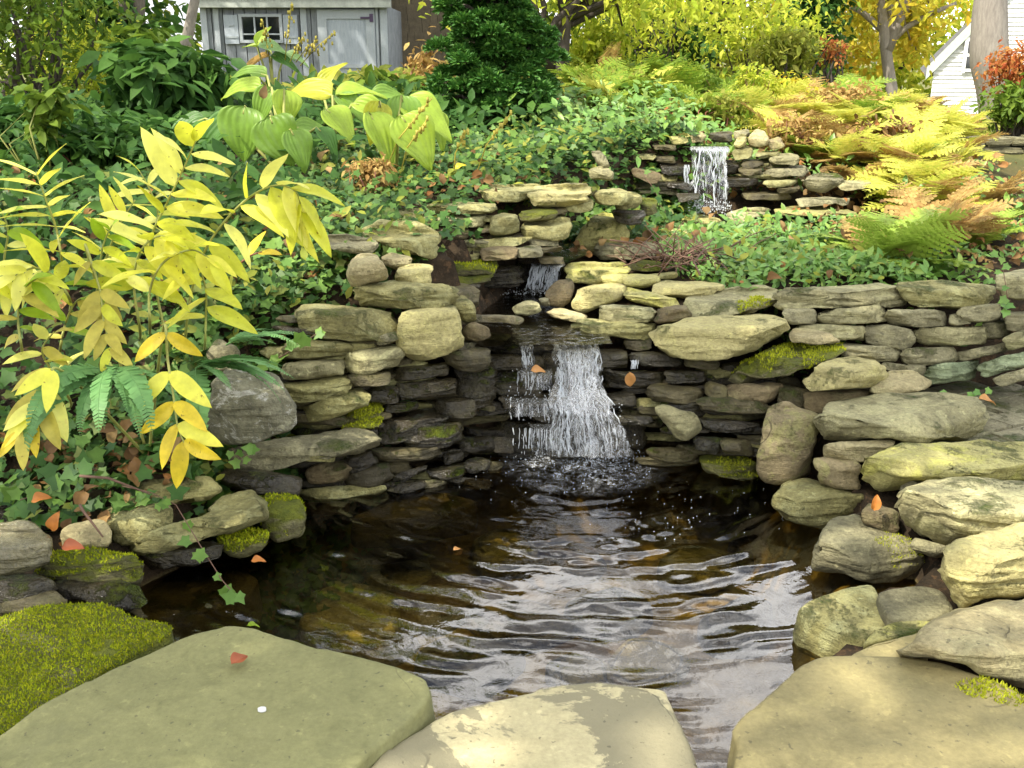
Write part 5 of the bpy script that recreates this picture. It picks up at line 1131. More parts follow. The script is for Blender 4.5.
# -- hostas
L_HOS = blade(26, 18, .86, .16, .42, .013, tipw=.60, wave=.035); L_HOSF = blade(26, 18, .80, .18, .22, .012, tipw=.60, wave=.045)
def hosta(label, basepx, D, leaves, cat='plant'):
    b = at(*basepx, D); b.z = gz(b.x, b.y); root = empty('hosta', b); tag(root, label, cat, 'hostas on the left bank')
    for (cx, cy, L, ang, sx, mat, dD, curl) in leaves:
        a = R(ang); Dl = D + dD; c = at(cx, cy, Dl); Lw = L * Dl * 1.03 / FPX; d = Vector((math.cos(a), -.35 if math.sin(a) < 0 else .15, math.sin(a)))
        d.normalize(); P = c - d * Lw * .5
        lf = leaf_obj(L_HOS if curl else L_HOSF, P, d, (rnd.uniform(-.5, .5), -.5 + rnd.uniform(-.3, .3), .75), Lw * .98, G[mat], root, sx=sx)
        mid = b.lerp(P, .55); mid.z += .06; mb = MB(); mb.tube([b, mid, P, P + d * Lw * .15], [.008, .007, .006, .004], 5); mb.build('leaf_stalk', G['stem'], root)
    return root
def build_hostas():
    hosta('big green hosta at the left of the hosta clump, leaves cupped and ribbed', (285, 165), 4.6, [
        (240, 132, 50, -100, 1.15, 'h1', -.15, 1), (278, 140, 48, -70, 1.2, 'h1', -.2, 1), (212, 132, 48, -150, .8, 'h5', .1, 1), (180, 128, 50, -160, .75, 'h5', .2, 1), (287, 108, 36, -80, 1.0, 'h2', .1, 1),
        (238, 86, 46, 175, .62, 'h2', .5, 1), (247, 70, 40, 165, .5, 'h1', .6, 1), (312, 125, 36, 10, .6, 'h1', 0, 1), (300, 148, 40, -60, .9, 'h1', -.25, 1), (330, 140, 36, -40, .7, 'h5', -.1, 1), (262, 104, 36, -120, .8, 'h1', .2, 1)])
    hosta('yellow green hosta in the middle of the clump, one leaf turning yellow', (335, 150), 4.9, [
        (306, 88, 52, 165, .75, 'h3', .1, 1), (342, 122, 42, -35, .9, 'h2', -.15, 1), (358, 88, 46, 20, .8, 'h2', .2, 1), (375, 108, 48, -10, .55, 'h2', 0, 1), (330, 72, 34, 60, .6, 'h3', .5, 1), (352, 104, 36, -25, .8, 'h1', .1, 1), (390, 92, 36, 10, .6, 'h1', .3, 1)])
    hosta('pale ribbed hosta at the right of the clump beside the evergreen', (395, 165), 4.5, [
        (385, 138, 60, -55, .72, 'h2', -.1, 1), (418, 138, 56, -50, .95, 'h2', -.15, 1), (428, 112, 56, -20, .85, 'h2', .1, 1), (376, 122, 40, -100, .8, 'h3', 0, 1), (405, 118, 44, -80, .9, 'h1', .05, 1), (440, 128, 38, -60, .7, 'h2', .15, 1)])
    r = hosta('small bluish hosta in front of the shed window with dry flower stalks', (272, 80), 6.6, [
        (276, 47, 34, 0, .6, 'h4', 0, 1), (258, 44, 28, 150, .5, 'h2', .1, 1), (262, 34, 22, 60, .5, 'h2', .1, 1), (285, 60, 30, -20, .45, 'h5', 0, 1), (252, 62, 34, -160, .35, 'fbx', 0, 1), (296, 56, 24, -10, .5, 'h4', .1, 1), (244, 75, 30, 170, .5, 'h1', -.2, 1)])
    for (x0, y0, x1, y1) in ((285, 60, 292, 2), (290, 62, 304, 36), (300, 66, 336, 32), (296, 62, 318, 40), (270, 62, 262, 20)):
        mb = MB(); P = at(x0, y0, 6.6); Q = at(x1, y1, 6.5); mb.tube([P, P.lerp(Q, .5) + Vector((0, 0, .02)), Q], .003, 5); 
        for k in range(16):
            c = P.lerp(Q, .35 + .65 * k / 16) + Vector((rnd.gauss(0, .012), 0, rnd.gauss(0, .01))); mb.box(c, (.005, .004, .011))
        mb.build('flower_stalk', G['y6'], r)
    # the dry yellow flower stalks rising before the evergreen
    for i, (x0, y0, x1, y1, lab) in enumerate(((375, 160, 432, 98, 'dry bent seed stalk leaning right in front of the evergreen'), (395, 165, 428, 118, 'shorter dry seed stalk left of the evergreen base'), (470, 165, 512, 112, 'straw coloured seed stalk standing before the evergreen trunk'), (452, 160, 468, 128, 'thin short seed stalk before the evergreen'))):
        mb = MB(); P = at(x0, y0, 4.35); P.z = gz(P.x, P.y); Q = at(x1, y1, 4.3); mid = P.lerp(Q, .5) + Vector((-.02, 0, .03)); mb.tube([P, mid, Q], .003, 5)
        for k in range(9):
            c = mid.lerp(Q, .3 + .7 * k / 9) + Vector((rnd.gauss(0, .006), 0, rnd.gauss(0, .006))); mb.box(c, (.005, .004, .011))
        o = mb.build('seed_stalk', G['y6'], None, tuple(P)); tag(o, lab, 'plant', 'dry seed stalks')
G['fbx'] = leaf_mat('withered leaf', [(.50, .30, .12), (.55, .36, .16)], .3, .6, .2, .25)
# -- ferns
T_PIN = (np.array([(0, -.10, 0), (.0, .10, 0), (.5, .10, -.02), (1, 0, -.06), (.5, -.10, -.02)]), np.array([[0, 4, 2, 1], [4, 3, 3, 2]]))
def _toothed(n, w0):
    V = []; F = []
    for s in (1, -1):
        for k in range(n):
            t0, t1 = k / n, (k + 1) / n; w_ = w0 * (1 - t0) ** .7 + .02; b = len(V)
            V += [(t0, 0, 0), (t1, 0, 0), (t1 + .03, w_ * s * .72, -.015), (t0 + .55 / n, w_ * s, -.02)]; F.append([b, b + 1, b + 2, b + 3] if s > 0 else [b, b + 3, b + 2, b + 1])
    return np.array(V), np.array(F)
T_TOO = _toothed(6, .17)
def _pinnate(n):
    V = []; F = []
    for k in range(n):
        t = (k + .3) / n; w_ = .24 * (1 - t) ** .8 + .03
        for s in (1, -1):
            b = len(V); V += [(t, 0, 0), (t + .35 / n, .35 * w_ * s, .006), (t + .7 / n, w_ * s, -.01), (t + .95 / n, .3 * w_ * s, 0)]
            F.append([b, b + 1, b + 2, b + 3] if s > 0 else [b, b + 3, b + 2, b + 1])
    return np.array(V), np.array(F)
T_FEA = _pinnate(6)
def frond(mb, P, az, L, rise, sag, npin, wid, tmpl, rng, twist=0.0):
    """one arching frond: P base, azimuth az, starts at elevation rise, bends down by sag over its length"""
    pts = []; p = np.array(P, float); m = 16; e = rise
    for i in range(m + 1):
        pts.append(p.copy()); e = rise - sag * (i / m) ** 1.2
        p = p + L / m * np.array([math.sin(az) * math.cos(e), math.cos(az) * math.cos(e), math.sin(e)])
    pts = np.array(pts); mb.tube([Vector(q) for q in pts], [.0022 * (1 - .8 * i / m) * max(1, L * 2) for i in range(m + 1)], 4, False)
    Ms = []; Ps = []
    for k in range(npin):
        t = .14 + .85 * k / npin; f = t * m; i = min(int(f), m - 1); q = pts[i] + (pts[i + 1] - pts[i]) * (f - i); T = (pts[i + 1] - pts[i]); T /= np.linalg.norm(T)
        s0 = np.cross(T, [0, 0, 1]); s0 /= np.linalg.norm(s0) + 1e-9; up = np.cross(s0, T)
        if twist: s0, up = s0 * math.cos(twist) + up * math.sin(twist), up * math.cos(twist) - s0 * math.sin(twist)
        ln = L * wid * (math.sin(math.pi * min(1, (.12 + .88 * t) ** .9)) ** .8 + .05) * rng.uniform(.88, 1.1)
        for s in (1, -1):
            d = s0 * s * .93 + T * .36 + up * rng.uniform(-.15, .08); d /= np.linalg.norm(d); b = np.cross(up, d); nn = np.cross(d, b)
            Ms.append(np.stack([d, b, nn], 1) * ln); Ps.append(q)
    mb.add_many(tmpl, np.array(Ms), np.array(Ps))
def fern(label, P, n, L, mat, seed, group, az0=None, spread=6.28, rise=(.6, 1.2), sag=(1.0, 1.7), npin=16, wid=.2, fine=True, parts=False, mat2=None, f2=0.):
    rng = random.Random(seed); root = None
    if parts:
        root = empty('fern', P); tag(root, label, 'fern', group)
    mbs = [MB(), MB()]
    for k in range(n):
        az = (az0 or 0) + (k / n - .5) * spread + rng.gauss(0, .2); args = (az, L * rng.uniform(.7, 1.15), rng.uniform(*rise), rng.uniform(*sag), npin, wid, T_TOO if fine else T_PIN, rng, rng.gauss(0, .25))
        if parts:
            mb = MB(); frond(mb, P, *args); mb.build('frond', G[mat], root)
        else: frond(mbs[1 if rng.random() < f2 else 0], P, *args)
    if parts: return root
    o = mbs[0].build('fern', G[mat], None, tuple(P)); tag(o, label, 'fern', group)
    if mbs[1].V:
        mbs[1].build('withered_frond', G[mat2], o)
    return o
def build_ferns():
    # dark sword ferns on the left shore
    def gf(px, py, D): return at(px, py, D)
    P = gf(108, 372, 2.40)
    fern('dark green sword fern hanging over the left shore under the golden spray', at(112, 372, 2.30), 10, .30, 'fd', 3, 'sword ferns on the left shore', 3.0, 2.2, (.05, .6), (1.5, 2.3), 30, .19, False, True)
    P = gf(178, 372, 2.62)
    fern('sword fern with fronds laid across the grey lichen boulder', at(196, 368, 2.46), 7, .30, 'fd', 8, 'sword ferns on the left shore', 2.2, 1.5, (.2, .5), (.9, 1.5), 32, .17, False, True)
    P = gf(226, 345, 2.75)
    fern('small sword fern between ivy and the layered ledge stone', P, 5, .22, 'fd', 12, 'sword ferns on the left shore', 1.7, 2.0, (.2, .6), (.7, 1.2), 26, .16, False, True)
    # clump at the right bed, pale green going brown
    for i, (px, py, D, L, m, m2, f2, lab) in enumerate((
        (880, 268, 4.3, .38, 'fl', 'fb', .15, 'light green fern at the front left of the right bed'),
        (925, 258, 4.4, .38, 'fl', 'fb', .5, 'half brown fern at the front of the right bed'),
        (975, 250, 4.5, .34, 'fb', 'fl', .3, 'brown fern at the right end of the right bed'),
        (930, 225, 4.9, .32, 'fb', 'fy', .4, 'brown and yellow fern behind the half brown fern'),
        (975, 222, 4.8, .34, 'fb', 'fl', .3, 'brown fern at the back right of the right bed'),
        (915, 208, 5.2, .36, 'fy', 'fb', .35, 'yellow fern behind the light green fern of the right bed'))):
        p = ground_at(px, py, 3.6); fern(lab, p, 14, L * 1.1, m, 30 + i, 'ferns of the right bed', 0, 6.28, (.4, 1.2), (.7, 1.4), 16, .28, True, False, m2, f2)
    # the yellow fern bank
    rng = random.Random(9); k = 0
    for row, (D0, n, xa, xb) in enumerate(((5.1, 4, 880, 930), (5.5, 7, 800, 930), (5.9, 8, 765, 935), (6.3, 9, 755, 940), (6.8, 10, 745, 940), (7.4, 10, 745, 930), (8.2, 8, 750, 910))):
        for i in range(n):
            px = xa + (xb - xa) * (i + rng.uniform(.2, .8)) / n; D = D0 + rng.uniform(-.3, .3); x = (px - 512) / FPX * D * 1.03
            p = Vector((x, D, gz(x, D) + rng.uniform(0, .12))); a = rng.random()
            m = 'fy' if a < .62 else ('fb' if a < .82 else 'fg'); lab = {'fy': 'yellow fern clump in the fern bank right of the upper fall', 'fb': 'rusty brown fern clump in the fern bank right of the upper fall', 'fg': 'green fern clump in the fern bank right of the upper fall'}[m]
            fern(lab, p, 11, rng.uniform(.24, .42), m, 100 + k, {'fy': 'yellow ferns of the fern bank', 'fb': 'brown ferns of the fern bank', 'fg': 'green ferns of the fern bank'}[m], 0, 6.28, (.5, 1.25), (.7, 1.5), 15, .29, True, False, 'fb' if m != 'fb' else 'fy', .22); k += 1
    for row, (D0, n, xa, xb) in enumerate(((6.3, 5, 595, 740), (6.9, 7, 585, 745), (7.6, 8, 570, 750), (8.4, 8, 570, 755))):
        for i in range(n):
            px = xa + (xb - xa) * (i + rng.uniform(.2, .8)) / n; D = D0 + rng.uniform(-.2, .2); x = (px - 512) / FPX * D * 1.03
            p = Vector((x, D, gz(x, D)))
            fern('green fern clump on the slope left of the yellow fern bank', p, 10, rng.uniform(.3, .48), 'fg' , 300 + k, 'green ferns on the slope above the upper fall', 0, 6.28, (.5, 1.25), (.7, 1.5), 15, .29, True, False, rng.choice(('fy', 'fb', 'fy')), .22); k += 1
# -- ground cover
def cover(name, spots, tmpl, mat, size, n, seed, kind='stuff', lift=(.01, .09), tilt=.7, label=None, cat=None):
    """leaves spread over patches of the earth: spots = (px, py, D, rx, ry, weight)"""
    rng = np.random.default_rng(seed); X = []; Y = []; W = sum(s[5] for s in spots)
    for (px, py, D, rx, ry, w_) in spots:
        m = int(n * w_ / W); c = at(px, py, D); r = np.sqrt(rng.random(m)); a = rng.random(m) * 6.283
        X.append(c.x + rx * r * np.cos(a)); Y.append(c.y + ry * r * np.sin(a))
    X = np.concatenate(X); Y = np.concatenate(Y); m = len(X)
    hump = np.array([noise.noise(Vector((a * 3, b * 3, seed))) for a, b in zip(X, Y)])
    Z = ground_z(X, Y) + rng.uniform(*lift, m) + np.clip(hump, 0, 1) * .08
    sc = size * rng.uniform(.45, 1.25, m) ** 1.2
    Mx = rotmats(rng.uniform(0, 6.28, m), rng.normal(.0, tilt * .6, m) + .15, rng.normal(0, tilt * .5, m))
    # lean the leaves out towards the light, so that they do not lie dead flat
    lean = rotmats(np.zeros(m), rng.uniform(.1, .9, m), np.zeros(m)); Mx = lean @ Mx * sc[:, None, None]
    mb = MB(); mb.add_many(tmpl, Mx, np.stack([X, Y, Z], 1)); o = mb.build(name, G[mat] if mat in G else mat); o['kind'] = kind
    if label: o['label'] = label
    return o
T_LIT = blade(3, 4, .75, .35, .35, wave=.09)
def build_cover():
    cover('ivy', [(255, 300, 2.95, .34, .45, 5), (290, 250, 3.4, .45, .5, 5), (330, 205, 3.95, .6, .55, 5), (235, 340, 2.75, .2, .25, 2), (230, 230, 3.5, .5, .6, 3), (400, 190, 4.25, .5, .3, 2)], T_IVY, 'ivy', .044, 5200, 1)
    cover('ivy', [(470, 165, 4.7, .75, .42, 5), (560, 160, 4.75, .5, .45, 4), (600, 145, 5.1, .5, .5, 4), (640, 150, 5.3, .35, .3, 3), (400, 160, 4.9, .6, .4, 2)], T_IVY, 'ivy', .044, 6200, 2)
    cover('ivy', [(120, 165, 4.8, 1.4, .9, 4), (60, 180, 4.2, 1.0, .7, 3), (170, 210, 3.9, .9, .7, 3), (100, 300, 3.0, .7, .5, 3), (60, 400, 2.6, .4, .25, 2)], T_IVY, 'ivy', .05, 5200, 3)
    cover('ivy', [(270, 270, 3.15, .4, .4, 3), (520, 160, 4.7, .5, .3, 3), (300, 220, 3.7, .5, .4, 3), (620, 160, 5.1, .3, .4, 2)], T_IVY, 'ivyl', .042, 1200, 4, lift=(.05, .14))
    cover('ground_cover_leaves', [(770, 245, 4.1, .42, .55, 6), (820, 235, 4.3, .5, .6, 5), (730, 240, 4.2, .3, .5, 3), (860, 250, 4.0, .5, .5, 3), (1000, 210, 4.6, .5, .6, 2)], T_LEAF, 'gc', .045, 7000, 5, lift=(.0, .07))
    cover('ground_cover_leaves', [(700, 105, 6.0, 1.0, .8, 3), (620, 115, 5.9, .8, .8, 3), (960, 190, 5.3, .6, .6, 1)], T_LEAF, 'gc', .06, 3000, 6, lift=(.0, .16))
    cover('fallen_leaves', [(780, 245, 4.1, .5, .6, .9), (1000, 215, 4.6, .9, 1.0, 5), (860, 140, 5.9, 1.1, 1.0, 8), (660, 90, 6.6, 1.0, .8, 3), (100, 160, 4.8, 1.4, 1.0, 3), (200, 240, 3.6, .6, .6, 2), (480, 180, 4.4, .8, .4, 2), (60, 440, 2.5, .3, .2, 1)], T_LIT, 'lit', .045, 2600, 7, lift=(.01, .09), tilt=.8)
    cover('low_weeds', [(100, 150, 5.0, 1.6, .9, 3), (40, 140, 5.5, 1.5, .9, 3), (200, 120, 5.8, 1.2, .8, 3), (340, 112, 6.0, 1.3, .4, 1), (420, 130, 5.6, .8, .5, 2), (60, 230, 3.7, .9, .5, 2)], T_LEAF, 'td', .09, 4200, 8, lift=(.02, .2))
    cover('low_weeds', [(470, 170, 4.6, .8, .4, 3), (600, 150, 5.1, .5, .4, 2), (300, 220, 3.7, .5, .5, 2), (240, 290, 3.0, .3, .4, 1), (780, 245, 4.1, .5, .5, 1.5)], T_LEAF, 'tol', .05, 900, 18, lift=(.02, .13))
    cover('meadow_grass', [(300, 90, 8.5, 4.0, 1.6, 3), (640, 90, 9.5, 3.5, 1.4, 3), (880, 110, 9.5, 2.0, 1, 1), (60, 100, 8.5, 3, 1.8, 3)], T_LEAF, 'tol', .13, 7000, 9, lift=(.0, .12))
# -- shrubs and trees
def clumped(rng, c, rad, n, k, spread=.34):
    """n points in k clumps inside an ellipsoid"""
    cs = []
    while len(cs) < k:
        q = rng.uniform(-1, 1, 3)
        if .25 < (q * q).sum() < 1: cs.append(q * (.55 + .45 * rng.random()))
    cs = np.array(cs); idx = rng.integers(0, k, n); p = cs[idx] + rng.normal(0, spread, (n, 3)) * np.array([1, 1, .7])
    return np.array(c) + p * np.array(rad), np.array(c) + cs * np.array(rad)
def leaf_cloud(mb, rng, P, size, tmpl, droop=.5):
    n = len(P); sc = size * rng.uniform(.6, 1.35, n)
    Mx = rotmats(rng.uniform(0, 6.283, n), rng.normal(-droop, .5, n), rng.normal(0, .5, n)) * sc[:, None, None]; mb.add_many(tmpl, Mx, P)
def shrub(name, label, px, py, D, wpx, hpx, mat, n, size, seed, k=26, tmpl=T_LEAF, cat='shrub', stem='barkd', group=None, spread=.3, depth=None, crownname='foliage', stemr=.012):
    rng = np.random.default_rng(seed); c = at(px, py, D); rx = wpx * D / FPX / 2; rz = hpx * D / FPX / 2
    b = Vector((c.x, c.y, gz(c.x, c.y))); root = empty(name, b); tag(root, label, cat, group)
    P, cs = clumped(rng, c, (rx, depth or rx * .8, rz), n, k, spread); 
    P = P[P[:, 2] > b.z - .05]
    mb = MB(); leaf_cloud(mb, rng, P, size, tmpl); mb.build(crownname, G[mat], root)
    mb = MB()
    for q in cs[:18]:
        q = Vector(q); s = b + Vector((rng.normal(0, .05), rng.normal(0, .05), -.05)); m = s.lerp(q, .5) + Vector((rng.normal(0, .06), rng.normal(0, .06), .08))
        mb.tube([s, m, q], [stemr, stemr * .7, stemr * .3], 5)
    mb.build('stem', G[stem], root); return root
def tree(name, label, base, trunk, r0, crowns, mat, size, seed, bark='bark', tmpl=T_LEAF, limbs=9, group=None, limb_from=.45, extra=()):
    """trunk: list of world points from the base; crowns: (centre, radii, n, clumps)"""
    rng = np.random.default_rng(seed); root = empty(name, base); tag(root, label, 'tree', group)
    mb = MB(); T = [Vector(q) for q in trunk]; m = len(T); 
    S = []
    for i in range(m - 1):
        for k in range(6):
            p = T[i].lerp(T[i + 1], k / 6); p += Vector((noise.noise(p * 1.3 + Vector((seed, 0, 0))), noise.noise(p * 1.3 + Vector((0, seed, 0))), 0)) * r0 * .5; S.append(p)
    S.append(T[-1]); n = len(S); mb.tube(S, [r0 * (1 - .72 * i / n) * (1.25 if i == 0 else 1) for i in range(n)], 14)
    for (tr, r) in extra: mb.tube([Vector(q) for q in tr], [r * (1 - .6 * i / len(tr)) for i in range(len(tr))], 9)
    mb.build('trunk', G[bark], root); mb = MB(); mc = MB()
    for (c, rad, nl, k) in crowns:
        P, cs = clumped(rng, c, rad, nl, k, .26); leaf_cloud(mc, rng, P, size, tmpl)
        for q in cs[:limbs]:
            q = Vector(q); s = S[int(n * rng.uniform(limb_from, .97))]; d = (q - s).length
            m1 = s.lerp(q, .4) + Vector((0, 0, .10 * d)) ; rr = min(r0 * .4, .02 + d * .012); mb.tube([s, m1, q], [rr, rr * .65, rr * .25], 6)
    if mb.V: mb.build('limb', G[bark], root)
    if mc.V: mc.build('crown', G[mat], root)
    return root
def build_trees():
    # evergreen with tufted foliage
    D = 5.9; c = at(487, 70, D); b = Vector((c.x, c.y, gz(c.x, c.y))); root = empty('evergreen_shrub', b); tag(root, 'dense dark evergreen with tufted foliage pads in front of the outbuilding', 'conifer')
    rng = np.random.default_rng(6); mb = MB(); mt = MB()
    mt.tube([b, at(492, 110, D), at(488, 60, D), at(494, -20, D), at(500, -60, D)], [.07, .055, .045, .03, .02], 8)
    pads = []
    for i in range(150):
        t = rng.random(); py = 142 - t * 190; half = np.interp(t, [0, .2, .45, .75, 1], [62, 70, 66, 44, 26]); 
        if t < .12: half *= .72
        a = rng.uniform(0, 6.283); rr = half * math.sqrt(rng.uniform(.03, 1)); ctr = 489 + 8 * t
        pads.append((ctr + rr * math.cos(a), py + rng.normal(0, 5), D + .8 * rr * math.sin(a) * D / FPX, rng.uniform(9, 17)))
    for i in range(46): pads.append((489 + rng.normal(0, 22), rng.uniform(-30, 105), D - rng.uniform(.1, .34), rng.uniform(9, 15)))
    for (px, py, Dd, r) in pads:
        p = at(px, py, Dd); rw = r * Dd / FPX; m = 420; q = rng.normal(0, 1, (m, 3)); q /= np.linalg.norm(q, axis=1, keepdims=True); q[:, 2] = np.abs(q[:, 2]) * 1.0 - .25
        P = np.array(p) + q * np.array([rw, rw, rw * .62]) * rng.uniform(.55, 1, (m, 1))
        yaw = np.arctan2(-q[:, 0], q[:, 1]) + rng.normal(0, .5, m); pit = np.arcsin(np.clip(q[:, 2], -1, 1)) + rng.normal(.25, .35, m)
        Mx = rotmats(yaw, pit, rng.uniform(-1, 1, m)) * (.03 * rng.uniform(.6, 1.4, m))[:, None, None]; mb.add_many(T_LEAF, Mx, P)
        s = at(489 + 3 * rng.normal(), min(125, py + 14), D); mt.tube([s, s.lerp(p, .5) + Vector((0, 0, .03)), p], [.018, .012, .006], 5)
    mb.build('foliage', G['ev'], root); mt.build('trunk', G['bark'], root)
    def gp(px, D): x = (px - 512) / FPX * D * 1.0; return Vector((x, D, gz(x, D)))
    # left group
    shrub('shrub', 'airy green shrub with dark branches in the top left corner', 40, 50, 7.6, 190, 170, 'tg', 2000, .07, 11, 30, T_LEAF, spread=.28, stemr=.02)
    shrub('shrub', 'sunlit pale leaved thicket between the corner shrub and the brown trunk', 85, 90, 8.6, 150, 120, 'ty', 3600, .07, 12, 34, T_LEAF, spread=.3)
    shrub('shrub', 'deep green bush beside the brown trunk, behind the peony like plant', 92, 35, 10.5, 90, 70, 'td', 2600, .13, 13, 24, T_WIDE)
    shrub('broadleaf_plant', 'leafy green plant with pointed leaves before the shed left corner', 168, 88, 5.6, 120, 84, 'td', 1700, .13, 14, 26, T_LEAF, spread=.3, stem='redstem', stemr=.008)
    shrub('broadleaf_plant', 'tall pale green stem leaning right near the brown trunk', 150, 48, 6.6, 70, 46, 'tg', 420, .12, 15, 12, T_LEAF, spread=.3, stem='stem', stemr=.007)
    shrub('broadleaf_plant', 'dark low plant by the left edge above the yellow stems', 20, 130, 5.0, 110, 60, 'td', 1500, .09, 16, 20, T_LEAF, stem='redstem', stemr=.006)
    shrub('broadleaf_plant', 'low green plant in the shade left of the big hosta', 110, 140, 4.6, 130, 46, 'td', 1500, .08, 17, 22, T_LEAF, stem='redstem', stemr=.006)
    shrub('broadleaf_plant', 'small light green sapling before the shaded plants on the left', 45, 110, 4.4, 40, 70, 'tg', 150, .08, 18, 8, T_LEAF, stem='stem', stemr=.005)
    shrub('shrub', 'reddish thinning shrub between the shed and the evergreen', 425, 78, 7.2, 50, 70, 'fb', 500, .06, 19, 14, T_LEAF, stem='redstem')
    shrub('broadleaf_plant', 'green leafy clump at the foot of the shed door', 395, 92, 6.4, 70, 40, 'tg', 700, .10, 20, 14, T_LEAF, stem='stem', stemr=.006)
    shrub('broadleaf_plant', 'brown tinged fern like clump in front of the ribbed hosta', 372, 172, 4.15, 42, 36, 'fb', 420, .035, 21, 12, T_LEAF, stem='redstem', stemr=.003)
    # trunks at the left
    tb = gp(134, 10.5); tree('tree', 'brown furrowed trunk with a pale second stem in the top left', tb, [tb, at(134, 30, 10.5), at(136, -30, 10.6), at(140, -160, 10.8), at(150, -330, 11)], .115, [((-4.2, 11, 6.4), (3.0, 2.5, 2.4), 4200, 40), ((-2.6, 11.5, 8.2), (2.4, 2.2, 1.8), 2600, 26)], 'tg', .17, 41, 'bark', limbs=10, limb_from=.6, extra=(([gp(122, 10.4), at(121, 40, 10.4), at(125, -10, 10.4), at(118, -120, 10.5)], .06),))
    tb = gp(183, 9.0); tree('tree', 'slender leaning trunk close to the shed left corner', tb, [tb, at(190, 30, 9.0), at(197, -10, 9.0), at(204, -120, 9.1), at(196, -260, 9.2)], .055, [((-2.6, 9.2, 5.6), (1.7, 1.6, 1.6), 2600, 26)], 'ty', .13, 42, 'barkl', limb_from=.7)
    # tree beside the evergreen
    tb = gp(562, 7.8); tree('tree', 'dark branching tree right behind the evergreen, yellow green leaves', tb, [tb, at(560, 60, 7.8), at(566, 20, 7.8), at(576, -30, 7.9), at(590, -120, 8.0)], .075, [(tuple(at(640, -12, 8.2)), (1.05, 1.0, .42), 900, 18), (tuple(at(590, -60, 8.0)), (1.3, 1.2, .7), 2000, 24), (tuple(at(760, -20, 9.0)), (1.0, .9, .40), 800, 14)], 'ty', .08, 43, 'barkd', T_LEAF, limbs=8, extra=(([at(552, 75, 7.8), at(540, 30, 7.7), at(528, -10, 7.7), at(520, -60, 7.8)], .045), ([at(545, 45, 7.75), at(556, 20, 7.7), at(575, 4, 7.7), at(600, -20, 7.7)], .03), ([at(540, 30, 7.7), at(545, 8, 7.7), at(535, -25, 7.7)], .025)))
    shrub('shrub', 'golden leaved bush hanging between the dark tree and the fern slope', 598, 62, 8.2, 60, 80, 'ty', 1500, .065, 22, 18, T_LEAF)
    shrub('shrub', 'yellow green bush above the green fern slope, in the middle', 660, 22, 9.6, 130, 80, 'ty', 1300, .06, 23, 22, T_LEAF)
    shrub('shrub', 'dark leaved bush in shade above the middle of the fern slope', 655, 30, 10.6, 90, 70, 'td', 1700, .13, 24, 20, T_WIDE)
    shrub('shrub', 'yellow bush left of the dark narrow conifer', 770, 34, 9.8, 110, 66, 'ty', 1500, .06, 25, 26, T_LEAF)
    shrub('shrub', 'grey green flowering bush behind the yellow fern bank', 795, 52, 9.0, 70, 50, 'tol', 900, .08, 26, 16, T_LEAF)
    shrub('shrub', 'small dark red bush behind the yellow fern bank', 830, 52, 9.0, 34, 26, 'tr', 300, .045, 27, 12, T_LEAF)
    for i, (px, py, D, wd, hg, m, n, sz, lab) in enumerate((
        (610, 108, 6.0, 60, 34, 'tg', 500, .045, 'low green shrub above the ivy at the left of the slope'), (650, 92, 6.6, 56, 40, 'tol', 600, .04, 'olive low shrub in the middle of the fern slope'),
        (690, 78, 7.2, 60, 44, 'tg', 650, .045, 'green twiggy shrub above the upper fall'), (720, 108, 6.2, 50, 30, 'tol', 420, .04, 'small olive shrub right above the upper spillway'),
        (600, 82, 6.9, 60, 46, 'tol', 650, .04, 'grey olive shrub between evergreen and fern slope'), (755, 82, 7.4, 50, 40, 'ty', 480, .045, 'yellow shrub at the top of the fern bank'),
        (800, 128, 5.8, 70, 30, 'fb', 520, .04, 'rusty leaved shrub right of the upper spillway stones'), (840, 100, 6.8, 60, 30, 'fb', 480, .045, 'rusty shrub in the middle of the yellow fern bank'),
        (880, 128, 6.0, 60, 34, 'lit', 360, .05, 'brown dead shrub in the yellow fern bank'), (790, 92, 7.6, 50, 34, 'tgold', 420, .05, 'golden small shrub at the top of the fern bank'),
        (960, 210, 5.0, 50, 26, 'gc', 260, .04, 'small green herb among brown ferns at the right'), (905, 124, 7.0, 60, 26, 'ty', 420, .045, 'yellow green shrub at the right of the fern bank'))):
        shrub('shrub', lab, px, py, D, wd, hg, m, n, sz, 200 + i, 16, T_LEAF, stem='redstem', stemr=.006, spread=.32)
    for i, (p0, p1, p2, D, r, lab) in enumerate(((14, 22, 40, 8.2, .05, 'thin dark crooked trunk in the top left corner'), (70, 62, 48, 9.4, .04, 'slim dark trunk behind the sunlit thicket'), (2, -10, -20, 7.6, .045, 'dark bent trunk at the left edge of the thicket'))):
        tb = gp(p0, D); tree('tree', lab, tb, [tb, at(p1, 60, D), at(p2, -10, D), at(p2 + 20, -120, D)], r, [(tuple(at(p2 + 10, -90, D)), (.9, .8, .6), 700, 14)], 'tol', .08, 150 + i, 'barkd', T_LEAF, 8, limb_from=.3)
    tb = gp(822, 14.0); tree('conifer', 'dark narrow conifer behind the yellow bushes', tb, [tb, at(822, 0, 14), at(824, -70, 14)], .08, [(tuple(at(820, 30, 14)), (.45, .45, .7), 2200, 24), (tuple(at(820, -20, 14)), (.32, .32, .55), 1200, 16)], 'td', .12, 44, 'barkd', T_LEAF, 6)
